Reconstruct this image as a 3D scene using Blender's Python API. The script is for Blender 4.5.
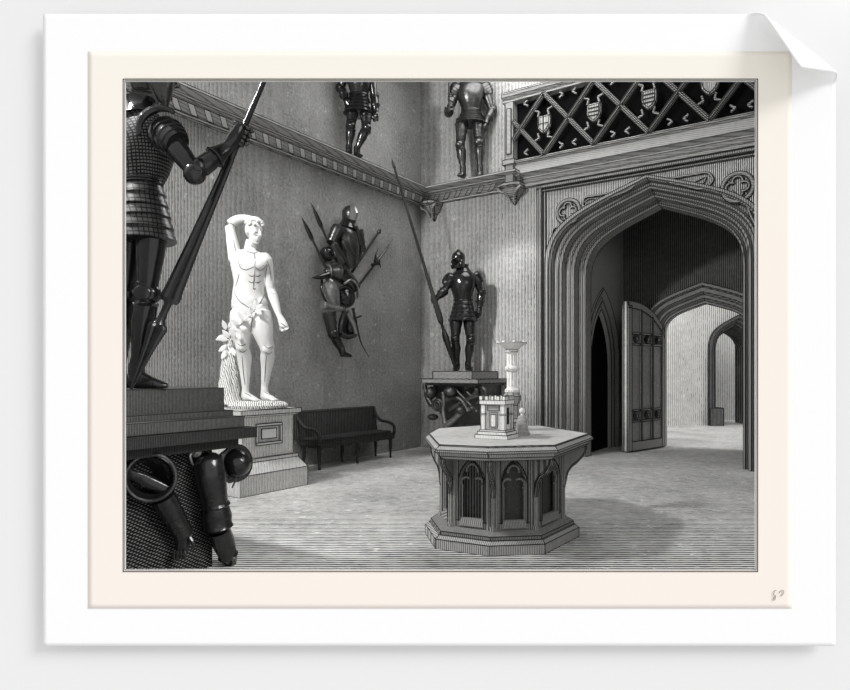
import bpy, bmesh, math, random
from mathutils import Vector, Matrix, noise
random.seed(7)
S = bpy.context.scene
for o in list(bpy.data.objects): bpy.data.objects.remove(o)
COL = S.collection
PI = math.pi
# ------------------------------------------------------------------ camera, world, lights, exposure
H = 1.2; F = 640.0; CX = 425.0; HY = 373.0
cam = bpy.data.cameras.new('camera'); camo = bpy.data.objects.new('camera', cam); COL.objects.link(camo)
camo.location = (0, 0, H); camo.rotation_euler = (PI/2, 0, 0)
cam.sensor_width = 36; cam.lens = F/850*36; cam.shift_y = 28/850; cam.clip_end = 200; cam.clip_start = 0.05
S.camera = camo
w = bpy.data.worlds.new('world'); S.world = w; w.use_nodes = True
w.node_tree.nodes['Background'].inputs[0].default_value = (1, 1, 1, 1)
w.node_tree.nodes['Background'].inputs[1].default_value = 0.80
def aim(o, tgt):
    o.rotation_euler = (Vector(tgt)-o.location).to_track_quat('-Z', 'Y').to_euler()
def light(name, typ, loc, tgt, energy, size=1.0, sy=None, color=(1, 1, 1), spot=None):
    l = bpy.data.lights.new(name, typ); l.energy = energy; l.color = color
    o = bpy.data.objects.new(name, l); COL.objects.link(o); o.location = loc; aim(o, tgt)
    if typ == 'AREA':
        l.size = size
        if sy: l.shape = 'RECTANGLE'; l.size_y = sy
    elif typ == 'SUN': l.angle = size
    else: l.shadow_soft_size = size
    if typ == 'SPOT': l.spot_size = spot; l.spot_blend = .35
    return o
on0 = (1.5, 9.4, 2.0)
light('room_sun', 'SUN', (6, -2, 6), (6-.78*2.4, -2+1, 6-.62*2.4), 2.0, math.radians(22))
light('hall_key', 'AREA', (-3.6, 3.7, 5.0), (1.2, 9.0, 1.2), 310, 0.5)
light('hall_front', 'AREA', (2.8, 3.5, 3.9), (-1.0, 9.5, 1.4), 30, 2.2, 1.4)
light('hall_top_fill', 'AREA', (1.2, 8.2, 5.85), (1.0, 8.6, 0), 100, 2.2)  # added fill from above for walls and floor; the ceiling has no opening
light('hall_beam', 'SPOT', (-2.6, 5.2, 4.9), on0, 1000, .12, spot=math.radians(20))
light('passage_far_light', 'AREA', (4.9, 12.6, 3.4), (6.8, 14.8, 1.0), 52, 1.0)
S.view_settings.view_transform = 'Standard'; S.view_settings.look = 'None'
S.view_settings.exposure = 0; S.view_settings.gamma = 1; S.view_settings.use_curve_mapping = False

# ------------------------------------------------------------------ room frame
s1 = (864-CX)/F; n1 = math.hypot(s1, 1)
U = Vector((s1/n1, 1/n1, 0)); R = Vector((1/n1, -s1/n1, 0)); ZV = Vector((0, 0, 1))
CORNER = Vector((-.065, 10.4, 0)); PHI = math.atan2(R.y, R.x)
ROOM = Matrix.Translation(CORNER) @ Matrix.Rotation(PHI, 4, 'Z')
RI = ROOM.inverted()
def W(a, y, z=0): return ROOM @ Vector((a, y, z))
def ray(px, py): return Vector(((px-CX)/F, 1, -(py-HY)/F))
EYE = Vector((0, 0, H))
def at(px, py, d): return EYE + ray(px, py)*d
def on_a(px, py, a):            # point on the room plane a = const (parallel to the left wall)
    r = ray(px, py); return EYE + r*((a-(EYE-CORNER).dot(R))/r.dot(R))
def on_y(px, py, y):            # point on the room plane y = const (parallel to the back wall)
    r = ray(px, py); return EYE + r*((y-(EYE-CORNER).dot(U))/r.dot(U))
def on_z(px, py, z):
    r = ray(px, py); return EYE + r*((z-H)/r.z)

# ------------------------------------------------------------------ materials
def newmat(name, rough=.8, metal=0.0, spec=.3):
    m = bpy.data.materials.new(name); m.use_nodes = True
    b = m.node_tree.nodes['Principled BSDF']
    b.inputs['Roughness'].default_value = rough; b.inputs['Metallic'].default_value = metal
    b.inputs['Specular IOR Level'].default_value = spec
    return m, m.node_tree.nodes, m.node_tree.links, b
def plain(name, c, rough=.8, metal=0, spec=.3, flat=False):
    m, N, L, b = newmat(name, rough, metal, spec)
    if flat: b.inputs['Base Color'].default_value = (*c[:3], 1); return m
    n = N.new('ShaderNodeTexNoise'); n.inputs['Scale'].default_value = 14; n.inputs['Detail'].default_value = 5
    r = N.new('ShaderNodeMapRange'); r.inputs[3].default_value = .9; r.inputs[4].default_value = 1.08
    L.new(n.outputs[0], r.inputs[0])
    v = N.new('ShaderNodeVectorMath'); v.operation = 'SCALE'
    v.inputs[0].default_value = c[:3]; L.new(r.outputs[0], v.inputs['Scale']); L.new(v.outputs[0], b.inputs['Base Color'])
    return m
def mth(N, L, op, a, b=None, c=None):
    n = N.new('ShaderNodeMath'); n.operation = op
    for i, x in enumerate((a, b, c)):
        if x is None: continue
        if isinstance(x, (int, float)): n.inputs[i].default_value = x
        else: L.new(x, n.inputs[i])
    return n.outputs[0]
def hatch(name, dark, lite, axes=(1, 1, 0), pitch=.04, duty=.5, rough=.85, wob=.25, fleck=.0, spec=.2, metal=0, cross=None, patch=.35, tone=(1,.99,.965)):
    """engraved surface: ink lines at a steady pitch over a lighter ground, with mottling and light flecks"""
    m, N, L, b = newmat(name, rough, metal, spec)
    tc = N.new('ShaderNodeTexCoord')
    big = N.new('ShaderNodeTexNoise'); big.inputs['Scale'].default_value = 1.1; big.inputs['Detail'].default_value = 6
    big.inputs['Roughness'].default_value = .65
    L.new(tc.outputs['Object'], big.inputs[0])
    fine = N.new('ShaderNodeTexNoise'); fine.inputs['Scale'].default_value = 6/(pitch*12); fine.inputs['Detail'].default_value = 4
    L.new(tc.outputs['Object'], fine.inputs[0])
    def lines(ax, p):
        d = N.new('ShaderNodeVectorMath'); d.operation = 'DOT_PRODUCT'; d.inputs[1].default_value = Vector(ax)/p
        L.new(tc.outputs['Object'], d.inputs[0])
        x = mth(N, L, 'MULTIPLY_ADD', fine.outputs[0], wob*3, d.outputs['Value'])
        x = mth(N, L, 'FRACT', x); x = mth(N, L, 'SUBTRACT', x, .5); return mth(N, L, 'ABSOLUTE', x)   # 0..0.5
    ln = lines(axes, pitch)
    th = mth(N, L, 'MULTIPLY_ADD', big.outputs[0], patch, duty/2-patch/2)
    th = mth(N, L, 'MULTIPLY_ADD', fine.outputs[0], .3, mth(N, L, 'SUBTRACT', th, .15))
    k = mth(N, L, 'MULTIPLY', mth(N, L, 'SUBTRACT', ln, th), 9); k = mth(N, L, 'ADD', k, .5)
    cl = N.new('ShaderNodeClamp'); L.new(k, cl.inputs[0]); k = cl.outputs[0]
    if cross:
        l2 = lines(*cross); k2 = mth(N, L, 'MULTIPLY', mth(N, L, 'SUBTRACT', l2, duty/2.4), 9)
        c2 = N.new('ShaderNodeClamp'); L.new(k2, c2.inputs[0]); k = mth(N, L, 'MULTIPLY', k, c2.outputs[0])
    if fleck:
        fn = N.new('ShaderNodeTexNoise'); fn.inputs['Scale'].default_value = 7; fn.inputs['Detail'].default_value = 8; fn.inputs['Roughness'].default_value = .75
        L.new(tc.outputs['Object'], fn.inputs[0])
        f = mth(N, L, 'MULTIPLY', mth(N, L, 'SUBTRACT', fn.outputs[0], .64-fleck*.1), 14)
        c3 = N.new('ShaderNodeClamp'); L.new(f, c3.inputs[0]); k = mth(N, L, 'MAXIMUM', k, c3.outputs[0])
    mx = N.new('ShaderNodeMix'); mx.data_type = 'RGBA'
    mx.inputs[6].default_value = (dark*tone[0], dark*tone[1], dark*tone[2], 1); mx.inputs[7].default_value = (lite*tone[0], lite*tone[1], lite*tone[2], 1)
    L.new(k, mx.inputs[0]); L.new(mx.outputs[2], b.inputs['Base Color'])
    return m
def steel(name, c, rough=.28, metal=.75):
    m, N, L, b = newmat(name, rough, metal, .8)
    tc = N.new('ShaderNodeTexCoord')
    n = N.new('ShaderNodeTexNoise'); n.inputs['Scale'].default_value = 22; n.inputs['Detail'].default_value = 6
    L.new(tc.outputs['Object'], n.inputs[0])
    mx = N.new('ShaderNodeMix'); mx.data_type = 'RGBA'; L.new(n.outputs[0], mx.inputs[0])
    mx.inputs[6].default_value = (c*.5, c*.5, c*.49, 1); mx.inputs[7].default_value = (c*1.5, c*1.5, c*1.46, 1)
    L.new(mx.outputs[2], b.inputs['Base Color'])
    bp = N.new('ShaderNodeBump'); bp.inputs['Strength'].default_value = .4; bp.inputs['Distance'].default_value = .01
    L.new(n.outputs[0], bp.inputs['Height']); L.new(bp.outputs[0], b.inputs['Normal'])
    return m
M = {}
M['wall_left'] = hatch('wall_left_engraved', .02, .52, (0, 1, 0), .0175, .50, fleck=.45, wob=.16)
M['wall_back'] = hatch('wall_back_engraved', .03, .60, (1, 0, 0), .0235, .48, fleck=.45, wob=.16)
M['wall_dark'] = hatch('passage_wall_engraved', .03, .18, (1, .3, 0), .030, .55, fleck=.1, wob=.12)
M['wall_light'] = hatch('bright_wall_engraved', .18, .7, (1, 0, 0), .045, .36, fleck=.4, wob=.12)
M['floor'] = hatch('floor_engraved', .05, .82, (0, 1, 0), .044, .44, wob=.2, fleck=.5, patch=.4)
M['stone'] = hatch('stone_trim', .12, .40, (.2, .2, 1.2), .022, .36, wob=.15)
M['stone_light'] = hatch('pale_stone', .22, .46, (.1, .1, 1.3), .03, .25, patch=.3, wob=.1)
M['brigandine'] = hatch('brigandine', .006, .09, (1, 1, 0), .034, .22, cross=((0, 0, 1), .028), rough=.35, metal=.5, patch=.1, wob=.04, spec=.6)
M['jamb'] = hatch('jamb_stone', .09, .36, (1, .6, 0), .026, .42, wob=.12)
M['plaster'] = plain('dark_plaster', (.07, .07, .068), .95)
M['pedestal'] = hatch('pedestal_stone', .22, .78, (1, 1, 0), .020, .30, patch=.2)
M['table'] = hatch('table_wood', .10, .36, (1, .3, 0), .011, .45, patch=.3, wob=.1)
M['table_top'] = hatch('table_top_wood', .22, .62, (.3, 1, 0), .03, .34, patch=.6, fleck=.3, wob=.15)
M['table_edge'] = hatch('table_edge_wood', .14, .55, (1, .25, 0), .012, .40, patch=.2, wob=.1)
M['dark_wood'] = hatch('dark_oak', .008, .06, (1, 1, 0), .010, .60, patch=.2, rough=.6)
M['slab'] = hatch('dark_slab', .02, .14, (1, 1, 0), .009, .5, patch=.2, rough=.6, wob=.1)
M['black'] = plain('recess_shade_black', (.006, .006, .006), .95, 0, .05)  # black painted in for the darkness inside openings and recesses
M['cloth'] = hatch('crosshatched_cloth', .004, .20, (1, .8, 1.4), .03, .55, patch=.15, cross=((-.5, -.5, 1.6), .024))
M['bench'] = hatch('bench_wood', .008, .07, (1, 1, 0), .03, .5, rough=.6)
M['marble'] = plain('white_marble', (.76, .755, .74), .5)
M['marble_hair'] = hatch('carved_marble_hair', .25, .9, (1, .3, 1.5), .02, .3, wob=.6)
M['stump'] = hatch('carved_stump', .14, .85, (1, .2, .25), .022, .34, wob=.6)
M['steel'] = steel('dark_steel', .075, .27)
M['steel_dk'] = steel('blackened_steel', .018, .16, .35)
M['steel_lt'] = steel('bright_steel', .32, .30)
M['mail'] = hatch('mail', .006, .13, (1, 1, .2), .020, .4, cross=((0, 0, 1), .018), rough=.5, metal=.3)
M['carved'] = steel('carved_dark_oak', .11, .45)
M['ivory'] = hatch('pale_carving', .35, .95, (1, 1, 0), .012, .22, patch=.1)
M['ivory_dk'] = hatch('grey_carving', .18, .55, (0, 0, 1), .010, .42, patch=.2, wob=.05)
M['lattice'] = hatch('lattice_oak', .05, .36, (.3, .3, 1), .02, .4)
M['shield'] = hatch('painted_shield', .08, .5, (1, 0, 0), .022, .4)
M['white'] = plain('white_card', (.945, .945, .945), .9, 0, .05, True)
M['ink'] = plain('printing_ink', (.03, .03, .028), .9)
M['pencil'] = plain('pencil_grey', (.38, .38, .36), .9)
m, N, L, b = newmat('gallery_wall_paint', .95, 0, .05); b.inputs['Base Color'].default_value = (.83, .83, .83, 1); M['outer'] = m
m, N, L, b = newmat('cream_paper', .95, 0, .05)              # paper that has toned from yellow-cream to pink-cream
tc = N.new('ShaderNodeTexCoord'); sp = N.new('ShaderNodeSeparateXYZ'); L.new(tc.outputs['Object'], sp.inputs[0])
mr = N.new('ShaderNodeMapRange'); mr.inputs[1].default_value = .1; mr.inputs[2].default_value = 2.7; L.new(sp.outputs[2], mr.inputs[0])
nz = N.new('ShaderNodeTexNoise'); nz.inputs['Scale'].default_value = 25; L.new(tc.outputs['Object'], nz.inputs[0])
mx = N.new('ShaderNodeMix'); mx.data_type = 'RGBA'; L.new(mr.outputs[0], mx.inputs[0])
mx.inputs[6].default_value = (.925, .853, .783, 1); mx.inputs[7].default_value = (.90, .88, .79, 1)
L.new(mx.outputs[2], b.inputs['Base Color']); M['cream'] = m

# ------------------------------------------------------------------ object helpers
INKR = {'cornice': .007}
def ink_edges(bm, r, ang=.42):
    """a thin drawn line of ink along every crease, as on the engraved plate"""
    bmesh.ops.remove_doubles(bm, verts=bm.verts, dist=1e-4)
    bmesh.ops.recalc_face_normals(bm, faces=bm.faces)
    es = []
    for e in bm.edges:
        if e.calc_length() < .004: continue
        if len(e.link_faces) == 2 and e.calc_face_angle(0) < ang: continue
        es.append((e.verts[0].co.copy(), e.verts[1].co.copy()))
    for f in bm.faces: f.material_index = 0
    for a, b_ in es:
        t = (b_-a).normalized(); u_ = t.cross(Vector((.31, .52, .79))).normalized(); v_ = t.cross(u_)
        q0 = [bm.verts.new(a+(u_*x+v_*y)*r) for x, y in ((1, 0), (0, 1), (-1, 0), (0, -1))]
        q1 = [bm.verts.new(b_+(u_*x+v_*y)*r) for x, y in ((1, 0), (0, 1), (-1, 0), (0, -1))]
        for i in range(4):
            f = bm.faces.new((q0[i], q0[(i+1) % 4], q1[(i+1) % 4], q1[i])); f.material_index = 1
def obj(name, bm, mat, parent=None, room=False, bevel=0, smooth=False, label=None, kind=None, recalc=True, ink=0):
    if recalc: bmesh.ops.recalc_face_normals(bm, faces=bm.faces)
    if ink: ink_edges(bm, ink); bevel = 0
    me = bpy.data.meshes.new(name)
    if parent is not None and not room:
        m_ = parent.matrix_basis.copy(); p_ = parent.parent
        while p_ is not None: m_ = p_.matrix_basis @ m_; p_ = p_.parent
        bm.transform(m_.inverted())
    bm.to_mesh(me); bm.free()
    if smooth:
        for p in me.polygons: p.use_smooth = True
        try: me.set_sharp_from_angle(angle=math.radians(45))
        except Exception: pass
    me.materials.append(mat if not isinstance(mat, str) else M[mat])
    if ink: me.materials.append(M['ink'])
    o = bpy.data.objects.new(name, me); COL.objects.link(o)
    if parent is not None: o.parent = parent
    if room and parent is None: o.matrix_basis = ROOM.copy()
    if bevel:
        bv = o.modifiers.new('bevel', 'BEVEL'); bv.width = bevel; bv.segments = 2; bv.limit_method = 'ANGLE'
    if label: o['label'] = label
    if kind: o['kind'] = kind
    return o
def struct(name, bm, mat, **k): return obj(name, bm, mat, kind='structure', **k)
def thing(name, label, cat, loc, rz=0.0, group=None):
    o = bpy.data.objects.new(name, None); COL.objects.link(o)
    o.matrix_basis = Matrix.Translation(loc) @ Matrix.Rotation(rz, 4, 'Z')
    o.empty_display_size = .1
    o['label'] = label; o['category'] = cat
    if group: o['group'] = group
    return o
def tag(o, label, cat, group=None):
    o['label'] = label; o['category'] = cat
    if group: o['group'] = group
    return o
def BM(): return bmesh.new()
def face(bm, pts): return bm.faces.new([bm.verts.new(p) for p in pts])
def box(bm, x0, x1, y0, y1, z0, z1, mtx=None):
    vs = [bm.verts.new((x, y, z)) for z in (z0, z1) for y in (y0, y1) for x in (x0, x1)]
    for f in ((0, 2, 3, 1), (4, 5, 7, 6), (0, 1, 5, 4), (2, 6, 7, 3), (0, 4, 6, 2), (1, 3, 7, 5)):
        bm.faces.new([vs[i] for i in f])
    if mtx is not None:
        for v in vs: v.co = mtx @ v.co
    return vs
def roombox(bm, *a): return box(bm, *a, mtx=ROOM)
def prism(bm, poly, z0, z1, poly1=None):
    p1 = poly1 or poly
    b0 = [bm.verts.new((p[0], p[1], z0)) for p in poly]; b1 = [bm.verts.new((p[0], p[1], z1)) for p in p1]
    n = len(poly)
    for i in range(n): bm.faces.new((b0[i], b0[(i+1) % n], b1[(i+1) % n], b1[i]))
    bm.faces.new(b0[::-1]); bm.faces.new(b1)
def rings(bm, rs, cap=True, closed=True):
    vr = [[bm.verts.new(p) for p in r] for r in rs]; n = len(rs[0])
    for a, b_ in zip(vr, vr[1:]):
        for i in range(n if closed else n-1):
            bm.faces.new((a[i], a[(i+1) % n], b_[(i+1) % n], b_[i]))
    if cap and closed: bm.faces.new(vr[0][::-1]); bm.faces.new(vr[-1])
    return vr
def sweep(bm, pts, rad, front=None, n=14, cap=True):
    """tapering tube through pts; rad = list of r or (side radius, front radius)"""
    pts = [Vector(p) for p in pts]; out = []
    f = Vector(front) if front is not None else Vector((.13, -1, .07))
    for i, p in enumerate(pts):
        t = (pts[min(i+1, len(pts)-1)]-pts[max(i-1, 0)]).normalized()
        ff = f - t*f.dot(t)
        if ff.length < .05: ff = Vector((1, .1, .1)) - t*Vector((1, .1, .1)).dot(t)
        ff.normalize(); sd = t.cross(ff); r = rad[i]
        rx, ry = r if isinstance(r, tuple) else (r, r)
        out.append([p + sd*(rx*math.cos(2*PI*k/n)) + ff*(ry*math.sin(2*PI*k/n)) for k in range(n)])
    rings(bm, out, cap)
def limb(bm, p0, p1, prof, front=None, n=14, ratio=1.0):
    """prof = [(t, r)...] along p0-p1"""
    p0 = Vector(p0); p1 = Vector(p1)
    sweep(bm, [p0.lerp(p1, t) for t, r in prof], [(r, r*ratio) for t, r in prof], front, n)
def smoothpath(pts, k=6):
    pts = [Vector(p) for p in pts]; out = []
    for i in range(len(pts)-1):
        a = pts[max(i-1, 0)]; b_ = pts[i]; c = pts[i+1]; d = pts[min(i+2, len(pts)-1)]
        for j in range(k):
            t = j/k
            out.append(.5*((2*b_)+(c-a)*t+(2*a-5*b_+4*c-d)*t*t+(3*b_-a-3*c+d)*t**3))
    out.append(pts[-1]); return out
def curve_tube(bm, pts, r0, r1=None, k=5, n=8):
    pp = smoothpath(pts, k) if len(pts) > 2 else [Vector(p) for p in pts]
    r1 = r0 if r1 is None else r1; q = len(pp)-1
    sweep(bm, pp, [r0+(r1-r0)*i/q for i in range(q+1)], n=n)
def ell(bm, c, r, rot=None, seg=16, rg=10):
    m = Matrix.Translation(Vector(c)) @ (rot.to_4x4() if rot is not None else Matrix.Identity(4)) @ Matrix.Diagonal((r[0], r[1], r[2], 1))
    bmesh.ops.create_uvsphere(bm, u_segments=seg, v_segments=rg, radius=1, matrix=m)
def frame(f, up=(0, 0, 1)):
    """matrix whose -Y is f, Z near up"""
    y = -Vector(f).normalized(); x = y.cross(Vector(up)).normalized(); z = x.cross(y)
    return Matrix((x, y, z)).transposed()
def lathe(bm, c, prof, n=20, axis=None, sc=(1, 1)):
    rot = Vector((0, 0, 1)).rotation_difference(Vector(axis)).to_matrix() if axis is not None else Matrix.Identity(3)
    rings(bm, [[Vector(c)+rot @ Vector((r*sc[0]*math.cos(2*PI*k/n), r*sc[1]*math.sin(2*PI*k/n), z)) for k in range(n)] for r, z in prof])

def arch_pts(c, hw, zs, za, z0, n=14, drop=True, kind='tudor'):
    """floor-left -> over -> floor-right ; list of (a, z)"""
    P = ((1, 0), (1, .60), (.66, .70), (0, 1)) if kind == 'tudor' else ((1, 0), (.98, .45), (.55, .80), (0, 1))
    half = []
    for i in range(n+1):
        t = i/n; q = 1-t
        x = q**3*P[0][0]+3*q*q*t*P[1][0]+3*q*t*t*P[2][0]+t**3*P[3][0]
        z = q**3*P[0][1]+3*q*q*t*P[1][1]+3*q*t*t*P[2][1]+t**3*P[3][1]
        half.append((x, z))
    L_ = [(c-hw*x, zs+(za-zs)*z) for x, z in half]; R_ = [(c+hw*x, zs+(za-zs)*z) for x, z in half[::-1]][1:]
    p = L_+R_
    return ([(c-hw, z0)]+p+[(c+hw, z0)]) if drop else p
def wall_with_arch(bm, a0, a1, z1, arch, f):
    """f(a, z) -> point ; flat wall with the arch cut away"""
    p = arch; aL = p[0][0]; aR = p[-1][0]; z0 = p[0][1]
    if aL > a0: face(bm, [f(a0, z0), f(aL, z0), f(aL, z1), f(a0, z1)])
    if aR < a1: face(bm, [f(aR, z0), f(a1, z0), f(a1, z1), f(aR, z1)])
    for q, r in zip(p[1:-1], p[2:-1]):
        if abs(q[0]-r[0]) > 1e-5: face(bm, [f(q[0], q[1]), f(r[0], r[1]), f(r[0], z1), f(q[0], z1)])
def loft_arches(bm, arches, f3):
    """arches = list of (arch path, depth); f3(a, z, depth)"""
    vr = [[bm.verts.new(f3(a, z, d)) for a, z in p] for p, d in arches]
    for A, B in zip(vr, vr[1:]):
        for i in range(len(A)-1): bm.faces.new((A[i], A[i+1], B[i+1], B[i]))

# ================================================================== THE SETTING
YW = 3.0; YS = 2.955
def sh(px, py, y=YS): return at(px, py, y)
# outer wall the print is mounted on, with the opening behind the print
bm = BM()
hx0, hx1, hz0, hz1 = (126-CX)/F*YW-.03, (757-CX)/F*YW+.03, H-(572-HY)/F*YW-.03, H-(80-HY)/F*YW+.03
for t, y in ((0, YW), (1, YW+.06)):
    for (x0, x1, z0, z1) in ((-9, hx0, -4, 9), (hx1, 9, -4, 9), (hx0, hx1, -4, hz0), (hx0, hx1, hz1, 9)):
        face(bm, [(x0, y, z0), (x1, y, z0), (x1, y, z1), (x0, y, z1)])
q = [(hx0, hz0), (hx1, hz0), (hx1, hz1), (hx0, hz1)]
for i in range(4):
    a, b_ = q[i], q[(i+1) % 4]; face(bm, [(a[0], YW, a[1]), (b_[0], YW, b_[1]), (b_[0], YW+.06, b_[1]), (a[0], YW+.06, a[1])])
struct('wall_front', bm, 'outer')
bm = BM(); box(bm, -9, 14, YW+.06, 20, -.1, 0); struct('floor', bm, 'floor')
ZC = 6.0
bm = BM(); roombox(bm, -.3, 9, -10, .3, ZC, ZC+.1); 
bmesh.ops.bisect_plane(bm, geom=bm.verts[:]+bm.edges[:]+bm.faces[:], plane_co=(0, YW+.06, 0), plane_no=(0, 1, 0), clear_inner=True)
struct('ceiling', bm, 'plaster')
bm = BM(); box(bm, -.25, 0, -8.75, .3, 0, ZC); struct('wall_left', bm, 'wall_left', room=True)
bm = BM(); box(bm, 7.2, 7.4, -3.82, .3, 0, ZC); struct('wall_right', bm, 'wall_left', room=True)
# back wall with the great arch
AC = 3.6
outer = arch_pts(AC, 1.42, 2.72, 3.78, 0)
bm = BM(); wall_with_arch(bm, 0, 7.2, ZC, outer, lambda a, z: (a, 0, z))
wall_with_arch(bm, -.2, 7.2, ZC, outer, lambda a, z: (a, .3, z))
struct('wall_back', bm, 'wall_back', room=True)
prof = [(1.42, 3.78, 0), (1.42, 3.78, -.05), (1.37, 3.74, -.06), (1.345, 3.715, -.02), (1.335, 3.71, .06), (1.29, 3.67, .06), (1.265, 3.65, .03), (1.235, 3.62, .05), (1.225, 3.61, .16), (1.18, 3.58, .17), (1.155, 3.56, .14), (1.12, 3.53, .17), (1.11, 3.52, .30), (1.075, 3.50, .31), (1.05, 3.475, .28), (1.02, 3.45, .31), (1.01, 3.44, .5), (1.10, 3.52, .5)]
bm = BM(); loft_arches(bm, [(arch_pts(AC+(1.42-h)*.18, h, 2.72-(3.78-z)*.55, z, 0), d) for h, z, d in prof], lambda a, z, d: (a, d, z))
struct('trim_1', bm, 'jamb', room=True, ink=0.0065)
# square label (hood frame) around the arch
bm = BM()
for x0, x1, y0, y1 in ((2.06, 2.10, -.04, 0), (2.10, 2.135, -.07, 0), (2.16, 2.185, -.03, 0), (5.08, 5.16, -.05, 0)): box(bm, x0, x1, y0, y1, 0, 3.88)
box(bm, 2.06, 5.16, -.07, 0, 3.84, 3.88); box(bm, 2.14, 5.1, -.04, 0, 3.795, 3.82)
struct('trim_2', bm, 'jamb', room=True, ink=0.0065)
# spandrel tracery
def ringtube(bm, c, r, tr, y, n=24, k=6):
    rings(bm, [[Vector((c[0]+(r+tr*math.cos(2*PI*j/k))*math.cos(2*PI*i/n), y-tr*abs(math.sin(2*PI*j/k+.01)), c[1]+(r+tr*math.cos(2*PI*j/k))*math.sin(2*PI*i/n))) for j in range(k)] for i in range(n+1)], cap=False)
def quatre(bm, c, r):
    ringtube(bm, c, r, .020, -.012); ringtube(bmi, c, r+.022, .009, -.006); ringtube(bmi, c, r-.024, .010, -.006)
    for k in range(4):
        an = k*PI/2; cc = (c[0]+r*.42*math.cos(an), c[1]+r*.42*math.sin(an))
        pts = [Vector((cc[0]+r*.33*math.cos(an+t), -.02, cc[1]+r*.33*math.sin(an+t))) for t in [(-1+2*i/10)*PI*.68 for i in range(11)]]
        sweep(bm, [p-Vector((0, .012, 0)) for p in pts], [.012]*11, n=6); sweep(bmi, pts, [.022]*11, n=6)
bm = BM(); bmi = BM()
for px, py, r in ((568, 211.5, .165), (737.5, 187, .17)):
    p = RI @ on_y(px, py, -.02); quatre(bm, (p.x, p.z), r)
def loopline(bm, pix, r=.014, closed=True):
    pts = [RI @ on_y(x, y, -.02) for x, y in pix]
    if closed: pts.append(pts[0])
    pts = smoothpath(pts, 4); sweep(bmi, pts, [r*1.4]*len(pts), n=6); sweep(bm, [p-Vector((0, .016, 0)) for p in pts], [r*.75]*len(pts), n=6)
loopline(bm, [(583, 206), (585, 198), (594, 196), (606, 194), (622, 190), (634, 186), (627, 191), (612, 197), (601, 201), (595, 205), (588, 207)])
loopline(bm, [(585, 202), (590, 199), (598, 200), (590, 204)], .008)
loopline(bm, [(661, 180), (680, 177), (697, 174), (708, 173), (713, 180), (707, 187), (699, 189), (686, 186), (672, 183)])
loopline(bm, [(690, 184), (699, 180), (706, 177), (702, 184)], .008)
loopline(bm, [(551, 246), (553, 231), (557, 228), (557, 238), (553, 248)], .010)
loopline(bm, [(748, 208), (753, 205), (757, 212), (757, 226), (751, 216)], .012)
struct('trim_3', bm, 'stone', room=True, smooth=True); struct('trim_9', bmi, 'ink', room=True, smooth=True)
# cornice and ledge along both walls
def cornice(bm, f, x0, x1):
    bb = bmesh.new()
    prof = [(0, 3.90), (.05, 3.90), (.06, 3.925), (.03, 3.935), (.05, 3.95), (.14, 4.0), (.16, 4.005), (.16, 4.02), (.20, 4.03), (.215, 4.05), (.28, 4.06), (.33, 4.075), (.33, 4.10), (0, 4.10)]
    rings(bm, [[Vector(f(x, d, z)) for d, z in prof] for x in (x0, x1)])
    x = x0+.06
    while x < x1-.2:
        vs = [f(x+a_, d, z) for a_, d, z in ((0, .05, 3.94), (.08, .05, 3.94), (.08, .05, 3.96), (0, .05, 3.96), (.13, .165, 4.0), (.21, .165, 4.0), (.21, .15, 4.02), (.13, .15, 4.02))]
        v = [bb.verts.new(p) for p in vs]
        for q in ((0, 1, 2, 3), (4, 5, 6, 7), (0, 1, 5, 4), (2, 3, 7, 6), (1, 2, 6, 5), (0, 3, 7, 4)): bb.faces.new([v[i] for i in q])
        x += .20
    return bb
bm = BM(); b2 = cornice(bm, lambda x, d, z: (d, -x, z), 0, 6.6); struct('trim_10', b2, 'marble', room=True, ink=.004); struct('trim_4', bm, 'stone_light', room=True, ink=0.0042)
bm = BM(); b2 = cornice(bm, lambda x, d, z: (x, -d, z), 0, 1.86); struct('trim_11', b2, 'stone_light', room=True, ink=.004); struct('trim_5', bm, 'stone_light', room=True, ink=0.0042)
# passage beyond the great arch
PY = 2.2
bm = BM()
lan = [(y, z) for y, z in arch_pts(1.2, .74, 1.5, 2.52, 0, kind='lancet')]
wall_with_arch(bm, .5, PY, 4.4, lan, lambda y, z: (2.6, y, z))
struct('wall_passage_left', bm, 'stone_light', room=True)
bm = BM()
loft_arches(bm, [(arch_pts(1.2+o, h, 1.5-.03*i, z, 0, kind='lancet'), d) for i, (h, z, d, o) in enumerate(((.74, 2.52, 2.6, 0), (.72, 2.50, 2.62, 0), (.67, 2.44, 2.60, 0), (.62, 2.38, 2.58, .0), (.57, 2.32, 2.59, 0), (.52, 2.25, 2.565, 0), (.47, 2.19, 2.575, 0), (.42, 2.10, 2.53, 0)))], lambda y, z, d: (d, y, z))
struct('trim_6', bm, 'stone_light', room=True, ink=0.0065)
bm = BM(); box(bm, 2.49, 2.53, .6, 1.8, 0, 2.3); struct('lancet_dark', bm, 'black', room=True)  # black slab: the darkness inside the lancet opening, put into its colour
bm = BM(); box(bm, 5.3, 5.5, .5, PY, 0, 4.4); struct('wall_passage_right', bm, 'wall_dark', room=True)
bm = BM(); box(bm, 2.4, 5.5, .4, 2.6, 4.4, 4.5); struct('ceiling_passage', bm, 'plaster', room=True)
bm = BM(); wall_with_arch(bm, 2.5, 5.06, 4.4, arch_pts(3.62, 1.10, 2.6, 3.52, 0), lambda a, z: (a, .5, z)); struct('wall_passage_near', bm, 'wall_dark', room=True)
c2 = 3.85; inner = arch_pts(c2, .62, 1.86, 2.31, 0)
bm = BM()
o2 = arch_pts(c2, .86, 1.98, 2.62, 0)
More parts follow.
